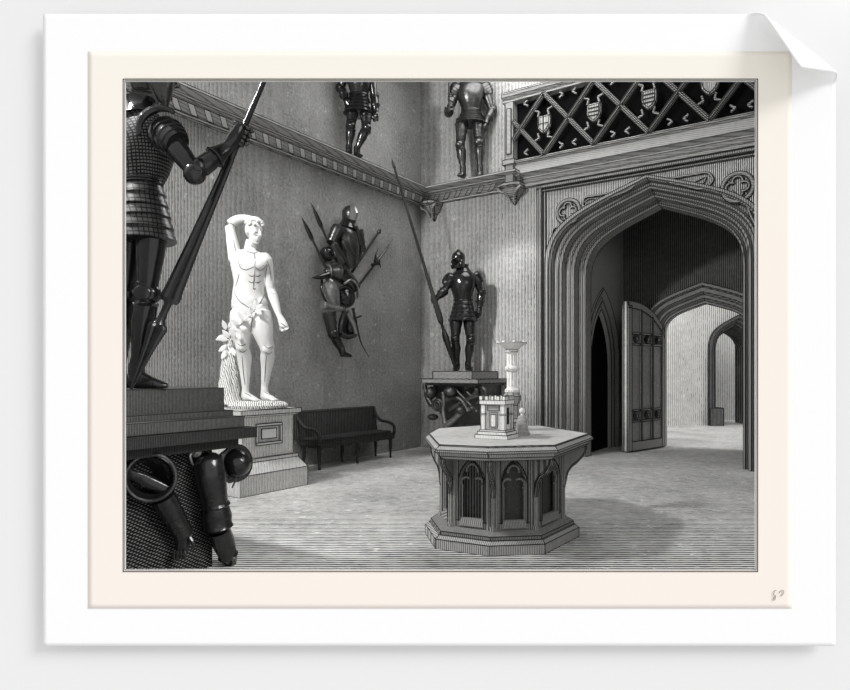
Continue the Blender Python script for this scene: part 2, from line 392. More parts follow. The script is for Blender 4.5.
wall_with_arch(bm, 2.6, 5.4, 4.4, o2, lambda a, z: (a, PY, z)); wall_with_arch(bm, 2.6, 5.4, 4.4, inner, lambda a, z: (a, PY+.3, z))
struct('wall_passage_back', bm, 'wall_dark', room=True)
bm = BM(); loft_arches(bm, [(arch_pts(c2, h, 1.98-(.86-h)*.5, z, 0), d) for h, z, d in ((.86, 2.62, PY), (.86, 2.62, PY-.05), (.82, 2.57, PY-.05), (.80, 2.55, PY), (.75, 2.48, PY+.02), (.72, 2.44, PY+.10), (.68, 2.39, PY+.10), (.65, 2.35, PY+.16), (.62, 2.31, PY+.16), (.62, 2.31, PY+.3))], lambda a, z, d: (a, d, z))
struct('trim_7', bm, 'stone', room=True, ink=0.0075)
# lit room beyond
FY = 14.6
def fx(px, y=FY): return (px-CX)/F*y
A3 = arch_pts(fx(738), fx(738)-fx(709), 1.72, 2.5, 0)
bm = BM(); wall_with_arch(bm, 2.5, 11, 4.4, A3, lambda x, z: (x, FY, z)); struct('wall_far', bm, 'wall_light')
bm = BM(); loft_arches(bm, [(arch_pts(fx(738), fx(738)-fx(709)-o, 1.72, 2.5-o, 0), FY+d) for o, d in ((-.02, 0), (-.02, -.06), (.05, -.06), (.07, 0), (.13, .02), (.15, .10), (.20, .12), (.22, .3), (.26, .32), (.28, .5), (.28, .9))], lambda x, z, d: (x, d, z))
for zz in (0, .08): pass
box(bm, fx(708.5), fx(722), FY-.09, FY+.5, 0, .40)
struct('trim_8', bm, 'wall_dark', ink=.009)
bm = BM(); box(bm, 2, 12, 16.2, 16.3, 0, 4.4); struct('wall_beyond', bm, 'wall_light')
bm = BM(); box(bm, 2, 12, 12.2, 16.3, 4.4, 4.5); struct('ceiling_far', bm, 'wall_light')
light('beyond_light', 'AREA', (8.6, 15.3, 3.4), (7.2, 16.2, 1), 40, .8)
# baseboard
bm = BM(); box(bm, 0, 2.06, -.03, 0, 0, .03); struct('baseboard_back', bm, 'stone', room=True)

# ================================================================== DOOR LEAF
hg = W(3.235, PY-.03); tipp = Vector((3.015, 9.62, 0)); dv = (tipp-hg); LW = dv.length; dv.normalize(); nv = dv.cross(ZV)
door = bpy.data.objects.new('door_1', None); COL.objects.link(door); door['kind'] = 'structure'
dm = Matrix.Translation(hg) @ Matrix((dv, nv, ZV)).transposed().to_4x4(); door.matrix_basis = dm
def leaf_top(x): # x 0 hinge .. LW free edge
    t = 1-x/LW; z = 1.86+.42*(1-t**2.6)**.9 if t < 1 else 1.86; return z
bm = BM(); nn = 24
top = [(LW*i/nn, leaf_top(LW*i/nn)) for i in range(nn+1)]
poly = [(.004, .024)]+[(LW-.004, .024)]+[(min(max(x, .004), LW-.004), z-.004) for x, z in top[::-1]]
v0 = [bm.verts.new((x, -.035, z)) for x, z in poly]; v1 = [bm.verts.new((x, .035, z)) for x, z in poly]
bm.faces.new(v0); bm.faces.new(v1[::-1])
for i in range(len(poly)): j = (i+1) % len(poly); bm.faces.new((v0[i], v0[j], v1[j], v1[i]))
obj('door_leaf', bm, hatch('door_oak', .10, .62, (1, .6, 0), .022, .40, wob=.1), door, room=True)
for sgn in (-1, 1):
    bm = BM(); y0, y1 = (.035, .055) if sgn > 0 else (-.055, -.035)
    edge = [(x, z) for x, z in top if .05 <= x <= LW-.05]
    box(bm, .0, .09, y0, y1, .02, 1.92); box(bm, LW-.09, LW, y0, y1, .02, 2.22); box(bm, .09, LW-.09, y0, y1, .02, .16)
    for x in (.40, .74):
        box(bm, x-.015, x+.015, y0-.01*(sgn < 0), y1+.01*(sgn > 0), .16, leaf_top(x)-.09)
    for (xa, za), (xb, zb) in zip(top, top[1:]):
        vs = [bm.verts.new(p) for p in ((xa, y0, za-.10), (xb, y0, zb-.10), (xb, y0, zb), (xa, y0, za), (xa, y1, za-.10), (xb, y1, zb-.10), (xb, y1, zb), (xa, y1, za))]
        for q in ((0, 1, 2, 3), (4, 5, 6, 7), (0, 1, 5, 4), (3, 2, 6, 7)): bm.faces.new([vs[i] for i in q])
    obj('door_frame', bm, 'stone_light', door, room=True, ink=0.007)
    for zz in (.55, 1.72):
        bm = BM()
        for x in (.245, .57, .90):
            lathe(bm, (x, (y1 if sgn > 0 else y0), zz), [(.0, -.01), (.055, -.01), (.06, .01), (.03, .03), (0, .03)], 12, axis=(0, sgn, 0))
        box(bm, .1, LW-.08, y0, y1, zz+.07, zz+.095); box(bm, .1, LW-.08, y0, y1, zz-.095, zz-.07)
        obj('strap', bm, 'steel', door, room=True, ink=0.006)

# ================================================================== GALLERY
GY = -.24
gl = thing('gallery_balustrade', 'dark lattice gallery front with shields above the great arch', 'balcony', W(3.5, 0, 3.9), PHI)
def ga(px): return (RI @ on_y(px, 120, GY)).x
G0 = ga(505.5); G1 = 5.7
bm = BM()
prof = [(0, 3.90), (.06, 3.90), (.08, 3.94), (.06, 3.96), (.11, 4.0), (.10, 4.03), (.16, 4.05), (.20, 4.06), (.20, 4.19), (.24, 4.205), (.26, 4.225), (.24, 4.245), (0, 4.245)]
rings(bm, [[ROOM @ Vector((x, -d, z)) for d, z in prof] for x in (G0+.06, G1)])
obj('beam', bm, 'stone_light', gl, ink=0.0045)
bm = BM()
prof = [(.10, 5.10), (.25, 5.10), (.26, 5.13), (.24, 5.15), (.28, 5.17), (.30, 5.21), (.30, 5.23), (.10, 5.23)]
rings(bm, [[ROOM @ Vector((x, -d, z)) for d, z in prof] for x in (G0-.04, G1)]); obj('top_rail', bm, 'stone_light', gl, ink=0.0045)
bm = BM(); roombox(bm, G0, G0+.13, -.25, 0, 3.95, 5.12); roombox(bm, G0+.03, G0+.10, -.27, -.25, 4.35, 5.0); roombox(bm, G0-.03, G0+.16, -.28, 0, 4.20, 4.27)
obj('end_post', bm, 'stone', gl, bevel=.01, ink=0.006)
bm = BM(); roombox(bm, G0+.1, G1, -.12, 0, 4.2, 5.12); obj('recess_dark', bm, 'black', gl)  # black slab painting the shade of the recess behind the lattice
LZ0, LZ1 = 4.25, 5.10
pitch = .715; a0 = ga(544)
def bar(bm, a, z, a2, z2, w_=.028, y=GY):
    p = Vector((a, y, z)); q_ = Vector((a2, y, z2)); d = (q_-p).normalized(); n_ = Vector((-d.z, 0, d.x))*w_; v = []
    for yy in (y-.015, y+.02):
        for c in (p-n_, p+n_, q_+n_, q_-n_): v.append(bm.verts.new(ROOM @ Vector((c.x, yy, c.z))))
    for f_ in ((0, 1, 2, 3), (7, 6, 5, 4), (0, 4, 5, 1), (1, 5, 6, 2), (2, 6, 7, 3), (3, 7, 4, 0)): bm.faces.new([v[i] for i in f_])
for k in range(-1, 5):
    for zz in ((LZ0, LZ1), (LZ1, LZ0)):
        xa, xb = a0+k*pitch, a0+(k+1)*pitch; za, zb = zz
        if xa < G0+.13: t = (G0+.13-xa)/(xb-xa); za = za+(zb-za)*t; xa = G0+.13
        if xb > G1: continue
        bm = BM(); bar(bm, xa, za, xb, zb, .030); bar(bm, xa, za, xb, zb, .010, GY-.02)
        obj('lattice_bar', bm, 'lattice', gl, ink=0.006)
    for zc in (LZ0+.19, LZ1-.19):
        for sx in (-1, 1):
            xm = a0+k*pitch+.35+sx*.175
            if xm < G0+.2 or xm > G1: continue
            sz = 1 if zc > 4.7 else -1
            for (ux, uz) in ((1, 1), (-1, 1)):
                x0, z0 = xm+sx*.02, zc
            bm = BM()
            bar(bm, xm-.05*sx, zc+.07*sz, xm-.11*sx, zc+.11*sz, .010); bar(bm, xm-.11*sx, zc+.11*sz, xm-.06*sx, zc+.15*sz, .010); obj('cusp', bm, 'lattice', gl); bm = BM()
            bar(bm, xm+.05*sx, zc-.02*sz, xm+.12*sx, zc-.05*sz, .010); bar(bm, xm+.12*sx, zc-.05*sz, xm+.10*sx, zc-.12*sz, .010); obj('cusp', bm, 'lattice', gl)
for k, (nm) in enumerate(('quartered', 'barred', 'barred', 'plain')):
    ac = a0+k*pitch+.01; zc = 4.665
    K9 = .88
    out = [(-.10, .13), (.10, .13), (.105, 0), (.09, -.07), (.05, -.12), (0, -.15), (-.05, -.12), (-.09, -.07), (-.105, 0)]
    out = [(x*K9, z*K9) for x, z in out]
    if k == 3: out = [(x*1.15, z*1.25+.04) for x, z in out]
    bm = BM()
    v0 = [bm.verts.new(ROOM @ Vector((ac+x, GY-.03, zc+z))) for x, z in out]; v1 = [bm.verts.new(ROOM @ Vector((ac+x, GY+.01, zc+z))) for x, z in out]
    vm = [bm.verts.new(ROOM @ Vector((ac+x*.8, GY-.045, zc+z*.8))) for x, z in out]
    n_ = len(out)
    for i in range(n_): j = (i+1) % n_; bm.faces.new((v0[i], v0[j], v1[j], v1[i])); bm.faces.new((vm[i], vm[j], v0[j], v0[i]))
    bm.faces.new(vm); bm.faces.new(v1)
    s_ = obj('heraldic_shield', bm, 'shield', gl, ink=.006)
    bm = BM()
    if nm == 'barred':
        for zz in (.05, -.0, -.05): roombox(bm, ac-.075, ac+.075, GY-.052, GY-.044, zc+zz-.01, zc+zz+.01)
    elif nm == 'quartered': roombox(bm, ac-.005, ac+.005, GY-.052, GY-.044, zc-.09, zc+.1); roombox(bm, ac-.08, ac+.08, GY-.052, GY-.044, zc-.005, zc+.005)
    if nm != 'plain': obj('charge', bm, 'ink', s_)
    else: bm.free()
# corbels
def corbel(px, py, label, top_z, yy, w_):
    p = RI @ on_y(px, py, yy/2); c = W(p.x, 0, top_z)
    t = thing('corbel', label, 'corbel', c, PHI)
    bm = BM(); z = top_z
    pr = [(1, 0), (1.0, -.04), (.8, -.06), (.62, -.12), (.35, -.17), (.3, -.2), (.16, -.23), (.05, -.27)]
    rs = []
    for s_, dz in pr:
        rs.append([ROOM @ Vector((p.x+w_*s_*x, y*abs(yy)*s_, z+dz)) for x, y in ((-1, 0), (-.9, -.8), (-.3, -1), (.3, -1), (.9, -.8), (1, 0))])
    rings(bm, rs); obj('bracket', bm, 'stone', t, ink=0.006)
    bm = BM()
    for sx in (-1, 1):
        curve_tube(bm, [W(p.x+sx*w_*.9, -abs(yy)*.7, z-.05), W(p.x+sx*w_*.7, -abs(yy)*.8, z-.10), W(p.x+sx*w_*.35, -abs(yy)*.6, z-.14), W(p.x+sx*.02, -abs(yy)*.35, z-.25)], .022, .012)
    obj('scroll', bm, 'stone', t, smooth=True)
corbel(430, 200, 'small carved stone corbel under the cornice in the room corner', 3.90, -.28, .15)
corbel(511, 195, 'small carved stone corbel under the left end post of the gallery', 3.95, -.26, .20)

# ================================================================== ARMOUR BUILDER
def lam(t0, t1, r0, r1, n, amp=.006):
    out = []
    for i in range(n):
        a = t0+(t1-t0)*i/n; b_ = t0+(t1-t0)*(i+1)/n; ra = r0+(r1-r0)*i/n; rb = r0+(r1-r0)*(i+1)/n
        out += [(a, ra), (b_-(b_-a)*.12, rb+amp)]
    out.append((t1, r1)); return out
def hand_mesh(bm, wrist, grip, axis, k=1.0, closed=True, r=.022, side=1):
    """palm from wrist to grip, four fingers bent round the line through grip along axis, thumb across"""
    wrist = Vector(wrist); grip = Vector(grip); ax = Vector(axis).normalized()
    fw = (grip-wrist); fw = (fw-ax*fw.dot(ax))
    fw = fw.normalized() if fw.length > 1e-4 else Vector((1, 0, 0))
    out = ax.cross(fw)*side
    palm_c = grip - fw*(r+.012*k) + out*.01*k
    sweep(bm, [wrist, wrist.lerp(palm_c, .5), palm_c, palm_c+fw*.02*k], [(.028*k, .022*k), (.036*k, .024*k), (.042*k, .022*k), (.036*k, .016*k)], front=out, n=10)
    for i in range(4):
        off = ax*((i-1.5)*.021*k); ln = (1.0, 1.12, 1.05, .85)[i]; fr = (.0105, .011, .0105, .009)[i]*k
        R_ = r+.010*k; pts = []
        for j in range(6):
            if closed: an = math.radians(160)-j*.66*ln*.9; pts.append(grip+off+(fw*math.cos(an)+out*math.sin(an))*R_)
            else: pts.append(palm_c+off+fw*(.02+.02*j*ln)*k - out*(.0018*j*j)*k)
        sweep(bm, pts, [fr, fr*1.05, fr, fr*.98, fr*.9, fr*.7], n=7)
    th = [palm_c-ax*.03*k, palm_c-ax*.045*k+out*.02*k+fw*.01*k, grip-ax*.03*k+out*(r+.012*k)*.9, grip-ax*.01*k+out*(r+.008*k)+fw*.012*k] if closed else \
         [palm_c-ax*.03*k-fw*.01*k, palm_c-ax*.055*k+fw*.015*k-out*.008*k, palm_c-ax*.06*k+fw*.04*k-out*.015*k]
    sweep(bm, smoothpath(th, 3), [.012*k]*(3*(len(th)-1))+[.009*k], n=7)
def suit(root, J, f, k=1.0, helmet='burgonet', mat='steel', skirt=.26, body_mail=False, det=True, mats=None):
    """J: world joints. f: facing vector. Every plate is a mesh of its own."""
    f = Vector(f).normalized(); rt = f.cross(ZV).normalized()   # wearer's right
    g = lambda n: Vector(J[n]); mm = lambda p: (mats or {}).get(p, mat)
    P = lambda name, bm, m=None, par=None: obj(name, bm, m or mm(name), par or root, smooth=True)
    waist, neck, hip = g('waist'), g('neck'), g('hip')
    up = (neck-waist).normalized(); Ht = (neck-waist).length
    # torso
    bm = BM(); pr = [(-.02, .118, .10, 0), (.06, .120, .104, .01), (.2, .142, .125, .022), (.45, .178, .150, .035), (.66, .19, .145, .03), (.82, .17, .115, .012), (.93, .13, .085, .0), (1.0, .08, .07, 0)]
    sweep(bm, [waist+up*(Ht*t)+f*(o*k) for t, a, b_, o in pr], [(a*k, b_*k) for t, a, b_, o in pr], front=f, n=24)
    if det and not body_mail:
        pts = [waist+up*(Ht*t)+f*((o+b_+.001)*k) for t, a, b_, o in pr[1:6]]; sweep(bm, pts, [.006*k]*5, n=6)
    cu = P('breastplate', bm, 'mail' if body_mail else None)
    bm = BM()
    for z, a in ((.02, .126), (.055, .124)):
        c = waist+up*(Ht*z); pts = [c+(rt*math.cos(t)*a+f*math.sin(t)*a*.85)*k for t in [2*PI*i/24 for i in range(25)]]
        sweep(bm, pts, [.009*k]*25, n=6, cap=False)
    P('waist_belt', bm, None, cu)
    bm = BM(); c = neck
    sweep(bm, [c-up*.03*k, c+up*.0, c+up*.03*k, c+up*.06*k, c+up*.075*k], [(.13*k, .105*k), (.105*k, .09*k), (.078*k, .078*k), (.074*k, .076*k), (.082*k, .084*k)], front=f, n=18)
    P('gorget', bm)
    # skirt of hoops
    bm = BM(); base = [(0, .135)]; L_ = skirt
    pr = lam(0, 1, .122, .205, 5, .010)
    sweep(bm, [waist.lerp(waist-ZV*L_*k+(hip-waist)*.2, t) for t, r in pr], [(r*k, r*.86*k) for t, r in pr], front=f, n=26)
    sk = P('fauld', bm)
    # head
    hd = g('head'); hf = Vector(J.get('face', f)).normalized(); hr = hf.cross(ZV)
    X = Matrix((hr, -hf, ZV)).transposed()
    if helmet:
        bm = BM(); sweep(bm, [hd-ZV*.12*k, hd-ZV*.07*k, hd-ZV*.02*k, hd+ZV*.04*k, hd+ZV*.085*k, hd+ZV*.115*k, hd+ZV*.13*k], [(.07*k, .08*k), (.082*k, .095*k), (.092*k, .112*k), (.094*k, .114*k), (.078*k, .095*k), (.05*k, .06*k), (.01*k, .012*k)], front=hf, n=20)
        hl = P('helmet', bm)
        bm = BM(); pts = [hd+(hf*math.cos(t)*.112+ZV*math.sin(t)*.125)*k*1.04 for t in [PI*(.02+.96*i/12) for i in range(13)]]
        sweep(bm, pts, [(.006*k, (.006+.018*math.sin(PI*i/12))*k) for i in range(13)], front=ZV, n=8)
        P('crest', bm, None, hl)
        if helmet == 'burgonet':
            bm = BM(); v = []
            for i in range(9):
                t = -1+2*i/8; v.append((hd+(hr*math.sin(t)*.094+hf*math.cos(t)*.114+ZV*.035)*k, hd+(hr*math.sin(t)*.085+hf*(math.cos(t)*.114+.075*(1-t*t))+ZV*(.045-.02*(1-t*t)))*k))
            a = [bm.verts.new(p) for p, q_ in v]; b_ = [bm.verts.new(q_) for p, q_ in v]; c_ = [bm.verts.new(q_-ZV*.008*k) for p, q_ in v]; d_ = [bm.verts.new(p-ZV*.008*k) for p, q_ in v]
            for A_, B_ in ((a, b_), (b_, c_), (c_, d_)):
                for i in range(8): bm.faces.new((A_[i], A_[i+1], B_[i+1], B_[i]))
            P('helmet_peak', bm, None, hl)
            bm = BM()
            for s_ in (-1, 1): ell(bm, hd+(hr*s_*.072+hf*.04-ZV*.055)*k, (.03*k, .055*k, .07*k), X)
            P('cheek_piece', bm, None, hl)
            bm = BM(); ell(bm, hd+(hf*.092-ZV*.02)*k, (.045*k, .02*k, .05*k), X); P('face_opening', bm, 'black', hl)
        else:
            bm = BM(); sweep(bm, [hd+(hf*.05+ZV*.05)*k, hd+(hf*.10+ZV*.02)*k, hd+(hf*.145-ZV*.02)*k, hd+(hf*.11-ZV*.09)*k, hd+(hf*.06-ZV*.13)*k], [(.085*k, .02*k), (.08*k, .05*k), (.05*k, .055*k), (.06*k, .05*k), (.07*k, .03*k)], front=ZV, n=16)
            vs_ = P('visor', bm, None, hl)
            bm = BM()
            for zz in (.025, -.035): sweep(bm, [hd+(hf*.13+hr*x+ZV*zz)*k-hf*abs(x)*.5*k for x in (-.06, -.03, 0, .03, .06)], [.007*k]*5, n=6)
            P('vision_slit', bm, 'black', hl)
    # arms
    for s_, n_ in ((1, 'R'), (-1, 'L')):
        if 'sh'+n_ not in J: continue
        a, e, wr = g('sh'+n_), g('el'+n_), g('wr'+n_); side = rt*s_
        bm = BM(); out = (side*.6+ZV*.8).normalized()
        d = (a-(neck-ZV*.05*k)).normalized(); arm = (e-a).normalized()
        pr = [(-.055, .055), (-.045, .085), (-.02, .10), (.02, .102), (.022, .094), (.055, .096), (.058, .088), (.09, .085), (.092, .076), (.12, .07)]
        ax = (arm*.75+side*.25).normalized()
        sweep(bm, [a+ax*(t*k) for t, r in pr], [(r*k, r*k*.95) for t, r in pr], n=20)
        pc = P('pauldron', bm)
        bm = BM(); limb(bm, a, e, [(0, .05*k), (.25, .062*k), (.55, .058*k), (.8, .05*k), (1, .046*k)], n=14); P('rerebrace', bm)
        bm = BM(); ln = (wr-e).normalized(); bend = (((a-e).normalized()+(wr-e).normalized())*-1)
        bend = bend.normalized() if bend.length > .1 else -f
        ell(bm, e+bend*.012*k, (.062*k,)*3, None, 16, 10)
        lathe(bm, e+bend*.045*k, [(.056*k, -.02*k), (.048*k, .0), (.028*k, .018*k), (.004*k, .03*k)], 14, axis=bend)
        wing = (side*.7-bend*.3).normalized(); ell(bm, e+wing*.05*k, (.02*k, .05*k, .05*k), frame(wing.cross(ZV) if abs(wing.z) < .9 else f))
        P('couter', bm)
        bm = BM(); limb(bm, e, wr, [(0, .045*k), (.2, .056*k), (.45, .054*k), (.8, .04*k), (1, .036*k)], n=14); P('vambrace', bm)
        bm = BM(); grip = g('gr'+n_); ga_ = Vector(J.get('ax'+n_, ZV))
        limb(bm, wr-(wr-e).normalized()*.10*k, wr, [(0, .062*k), (.05, .066*k), (.35, .052*k), (.8, .040*k), (1, .038*k)], n=14)
        hand_mesh(bm, wr, grip, ga_, k*J.get('hk', 1.2), J.get('cl'+n_, True), .016, J.get('sd', s_))
        if det:
            for j in range(3):
                c = wr.lerp(grip, .25+.25*j); ell(bm, c-f*0+(a-a), ((.046-.003*j)*k, (.042)*k, .02*k), None, 12, 8)
        P('gauntlet', bm)
    # legs
    for s_, n_ in ((1, 'R'), (-1, 'L')):
        h_, kn, an, toe = g('hp'+n_), g('kn'+n_), g('an'+n_), g('to'+n_)
        lf = (toe-an); lf.z = 0; lf.normalize(); side = lf.cross(ZV)*s_
        bm = BM(); limb(bm, h_, kn, [(0, .088*k), (.2, .092*k), (.5, .08*k), (.8, .065*k), (.96, .06*k)], front=lf, n=16, ratio=.95); P('cuisse', bm)
        bm = BM(); ell(bm, kn+lf*.015*k, (.062*k, .066*k, .062*k), frame(lf))
        for dz in (-.06, .06):
            sweep(bm, [kn+ZV*(dz-.014)*k, kn+ZV*dz*k, kn+ZV*(dz+.014)*k], [.058*k, .068*k, .058*k], front=lf, n=16)
        ell(bm, kn+side*.058*k-lf*.01*k, (.014*k, .05*k, .045*k), frame(lf)); lathe(bm, kn+lf*.065*k, [(.035*k, -.01), (.02*k, .008*k), (.002, .018*k)], 12, axis=lf)
        P('poleyn', bm)
        bm = BM(); limb(bm, kn, an, [(.04, .056*k), (.2, .062*k), (.38, .066*k), (.6, .054*k), (.85, .040*k), (1, .042*k)], front=lf, n=16)
        sweep(bm, [kn.lerp(an, t)+lf*r*k for t, r in ((.1, .058), (.3, .064), (.6, .053), (.9, .04))], [.006*k]*4, n=6); P('greave', bm)
        bm = BM(); ln = (toe-an).length; gz = toe.z
        pts = [an+ZV*.0, Vector((an.x, an.y, gz+.05*k))-lf*.03*k, Vector((an.x, an.y, gz+.045*k))+lf*.05*k, Vector((toe.x, toe.y, gz+.032*k))-lf*.06*k, Vector((toe.x, toe.y, gz+.024*k))-lf*.01*k, Vector((toe.x, toe.y, gz+.015*k))+lf*.02*k]
        pts = [Vector((an.x, an.y, gz+.028*k))-lf*.045*k, Vector((an.x, an.y, gz+.045*k))-lf*.03*k, Vector((an.x, an.y, gz+.055*k))+lf*.02*k, an.lerp(toe, .5)*1.0, Vector((toe.x, toe.y, gz+.026*k))-lf*.03*k, Vector((toe.x, toe.y, gz+.018*k))+lf*.015*k]
        pts[3].z = gz+.036*k
        sweep(bm, pts, [(.02*k, .02*k), (.038*k, .044*k), (.042*k, .054*k), (.046*k, .036*k), (.042*k, .026*k), (.02*k, .014*k)], front=ZV, n=14)
        limb(bm, an+ZV*.03*k, Vector((an.x, an.y, gz+.04*k)), [(0, .044*k), (.5, .046*k), (1, .045*k)], n=12)
        if det:
            for j in range(4):
                c = pts[2].lerp(pts[4], j/4); sweep(bm, [c-lf*.006*k, c, c+lf*.006*k], [(.04*k, .03*k), (.047*k, (.042-.004*j)*k), (.04*k, .03*k)], front=ZV, n=12)
        P('sabaton', bm)
def lance_parts(root, pts_r, mat='dark_wood'):
    pass

# ================================================================== FOREGROUND ARMOUR AND ITS STAND
PA, PB0, PB1, ZP = 2.74, -6.93, -5.88, .93
ft = at(142, 388, 3.75)
st = thing('display_plinth', 'dark stepped plinth covered in crosshatched cloth at the left edge of the hall', 'plinth', W(2.25, -6.4, 0), PHI)
bm = BM(); roombox(bm, 1.72, PA, PB0, PB1, .865, ZP); obj('top_slab', bm, 'slab', st, bevel=.006, ink=0.0025)
bm = BM(); roombox(bm, 1.68, PA+.05, PB0, PB1+.06, .80, .86); roombox(bm, 1.75, PA-.03, PB0, PB1-.02, .74, .80); obj('moulded_edge', bm, 'dark_wood', st, bevel=.008, ink=0.0025)
bm = BM(); roombox(bm, 1.8, PA-.14, PB0+.02, PB1-.13, 0, .74); obj('base', bm, 'cloth', st)
bm = BM(); roombox(bm, 1.78, PA-.17, PB0+.03, -5.90, ZP, 1.105); roombox(bm, 1.80, PA-.10, PB0+.03, -5.885, ZP, .965); obj('step', bm, 'slab', st, bevel=.005, ink=0.0025)
D0 = 3.72
r1 = thing('suit_of_armour', 'large dark suit of armour gripping a lance on the plinth at far left', 'armour', (at(142, 388, D0).x, D0, 1.105))
J = dict(waist=at(142, 186, D0), neck=at(140, 112, D0), hip=at(142, 228, D0), head=at(146, 72, D0-.0), face=(.75, .65, -.1),
         shR=at(166, 134, D0-.12), elR=at(195, 172, D0-.20), wrR=at(227, 148, D0-.10), grR=at(241, 134, D0-.04),
         shL=at(118, 134, D0+.12), elL=at(108, 176, D0+.12), wrL=at(112, 214, D0+.2), grL=at(116, 230, D0+.22), clL=True,
         hpR=at(153, 222, D0-.05), knR=at(147, 294, D0-.04), anR=at(137, 368, D0-.02), toR=at(165, 388, D0+.0),
         hpL=at(131, 222, D0+.06), knL=at(125, 294, D0+.08), anL=at(118, 368, D0+.08), toL=at(140, 388, D0+.16))
axl = (at(265, 80, D0-.02)-at(131, 386, D0-.02)).normalized(); J['axR'] = axl; J['hk'] = 1.45; J['sd'] = -1; J['grR'] = J['wrR']+(J['grR']-J['wrR'])*1.0
for q in ('toR', 'toL'): J[q].z = 1.107
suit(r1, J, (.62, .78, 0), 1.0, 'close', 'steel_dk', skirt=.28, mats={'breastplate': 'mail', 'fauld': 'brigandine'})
bm = BM(); c = at(150, 92, D0-.02)
sweep(bm, [at(158, 68, D0-.05), at(161, 84, D0-.05), at(164, 98, D0-.04), at(166, 110, D0-.03)], [(.085, .08), (.075, .07), (.04, .04), (.008, .008)], n=16)
obj('bevor', bm, 'steel', r1, smooth=True)
bm = BM(); g_ = J['grR']; prp = axl.cross(Vector((0, 1, 0))).normalized()
if prp.x < 0: prp = -prp
for i in range(4):
    for j_, (dx_, dy_) in enumerate(((-.030, -.045), (.002, -.052), (.034, -.036), (.050, -.008))):
        ell(bm, g_+axl*((i-1.6)*.027)+prp*dx_+Vector((0, dy_, 0)), (.0175, .015, .0135), frame(Vector((0, -1, 0)), axl))
obj('knuckle_plates', bm, 'steel', r1, smooth=True)
bm = BM()   # large layered shoulder rim
a_ = J['shR']; ring = [a_+Vector((.0, -.04, .0))+Vector((math.cos(t)*.115, -.045+math.sin(t)*.02, math.sin(t)*.118)) for t in [.9+2.6*i/16 for i in range(17)]]
sweep(bm, ring, [(.012+.012*math.sin(PI*i/16)) for i in range(17)], n=8); obj('pauldron_rim', bm, 'steel_dk', r1, smooth=True)
ln = thing('jousting_lance', 'long fluted jousting lance held by the large armour at left', 'lance', at(131, 386, D0-.02))
def prj(px, py, d=D0-.02): return at(px, py, d)
A_, B_ = at(131, 386, D0-.14), at(268, 72, D0-.02); A_.z = 1.108
def lp(py): t = (386-py)/(386-72.0); return A_.lerp(B_, t)
def fluted(bm, pts, rad, n=24, amp=.12):
    pts = [Vector(p) for p in pts]; t = (pts[-1]-pts[0]).normalized(); f_ = Vector((0, -1, 0)); f_ = (f_-t*f_.dot(t)).normalized(); sd = t.cross(f_)
    rings(bm, [[p+(sd*math.cos(2*PI*k_/n)+f_*math.sin(2*PI*k_/n))*r*(1+(amp if k_ % 2 else -amp)) for k_ in range(n)] for p, r in zip(pts, rad)])
bm = BM(); fluted(bm, [lp(386), lp(345), lp(326), lp(322)], [.006, .030, .048, .034]); obj('butt', bm, 'steel_dk', ln)
bm = BM(); sweep(bm, [lp(323), lp(318), lp(312), lp(304), lp(300)], [.04, .024, .020, .022, .036], n=16); obj('grip', bm, 'steel_dk', ln, smooth=True)
bm = BM(); fluted(bm, [lp(302), lp(298), lp(290), lp(250), lp(200), lp(160)], [.040, .052, .046, .036, .027, .021], 16, .09); obj('shaft', bm, 'steel_dk', ln)
bm = BM(); sweep(bm, [lp(160), lp(130), lp(72)], [.022, .018, .014], n=10); obj('point', bm, 'steel_dk', ln, smooth=True)

# armour pieces hung on the plinth face
FA = PA-.06
def hung(name, label, cat, pix, grp='armour pieces hung on the face of the plinth'): return thing(name, label, cat, on_a(pix[0], pix[1], FA), 0, grp)
h = hung('cuirass', 'hollow round-necked cuirass hung on the plinth face below the large armour', 'armour', (152, 478))
c = on_a(151, 477, FA); nrm = (Vector((0, -1, 0))*.8+R*.5).normalized(); X = frame(nrm)
bm = BM()
lathe(bm, c, [(.105, -.12), (.128, -.04), (.135, .02), (.118, .03), (.108, .0), (.095, -.06), (.02, -.10)], 28, axis=nrm); obj('shell', bm, 'steel_dk', h, smooth=True)
bm = BM(); pts = [c+nrm*.02+(X @ Vector((math.cos(t), 0, math.sin(t))))*.128 for t in [2*PI*i/28 for i in range(29)]]; sweep(bm, pts, [.013]*29, n=8, cap=False); obj('rolled_rim', bm, 'steel', h, smooth=True)
bm = BM(); limb(bm, c+X @ Vector((-.11, .02, .02)), c+X @ Vector((.08, .02, -.08)), [(0, .03), (.5, .04), (1, .03)], ratio=.5); obj('inner_strap', bm, 'steel_dk', h, smooth=True)
h = hung('armoured_arm', 'laminated arm defence hanging under the round cuirass on the plinth', 'armour', (175, 525))
p0, p1 = on_a(163, 497, FA), on_a(184, 535, FA)
bm = BM(); pr = lam(0, 1, .066, .052, 6, .007); limb(bm, p0, p1, pr, n=16); obj('laminated_sleeve', bm, 'steel_dk', h, smooth=True)
bm = BM(); w0 = p1; g0 = on_a(181, 552, FA)
sweep(bm, [p1, p1.lerp(g0, .5), g0], [(.04, .03), (.045, .03), (.03, .02)], n=10)
for i in range(4):
    b0 = g0+Vector((-.028+.018*i, -.02, .012)); sweep(bm, [b0, b0+Vector((.002*i, -.01, -.03)), b0+Vector((.006, .0, -.05))], [.011, .010, .007], n=7)
b0 = p1+Vector((.04, -.02, -.01)); sweep(bm, [b0, b0+Vector((.025, -.01, -.035)), b0+Vector((.02, -.01, -.065))], [.013, .012, .008], n=7)
obj('gauntlet', bm, 'steel_dk', h, smooth=True)
h = hung('leg_armour', 'glossy plate leg defence hanging at the right corner of the plinth', 'armour', (218, 510))
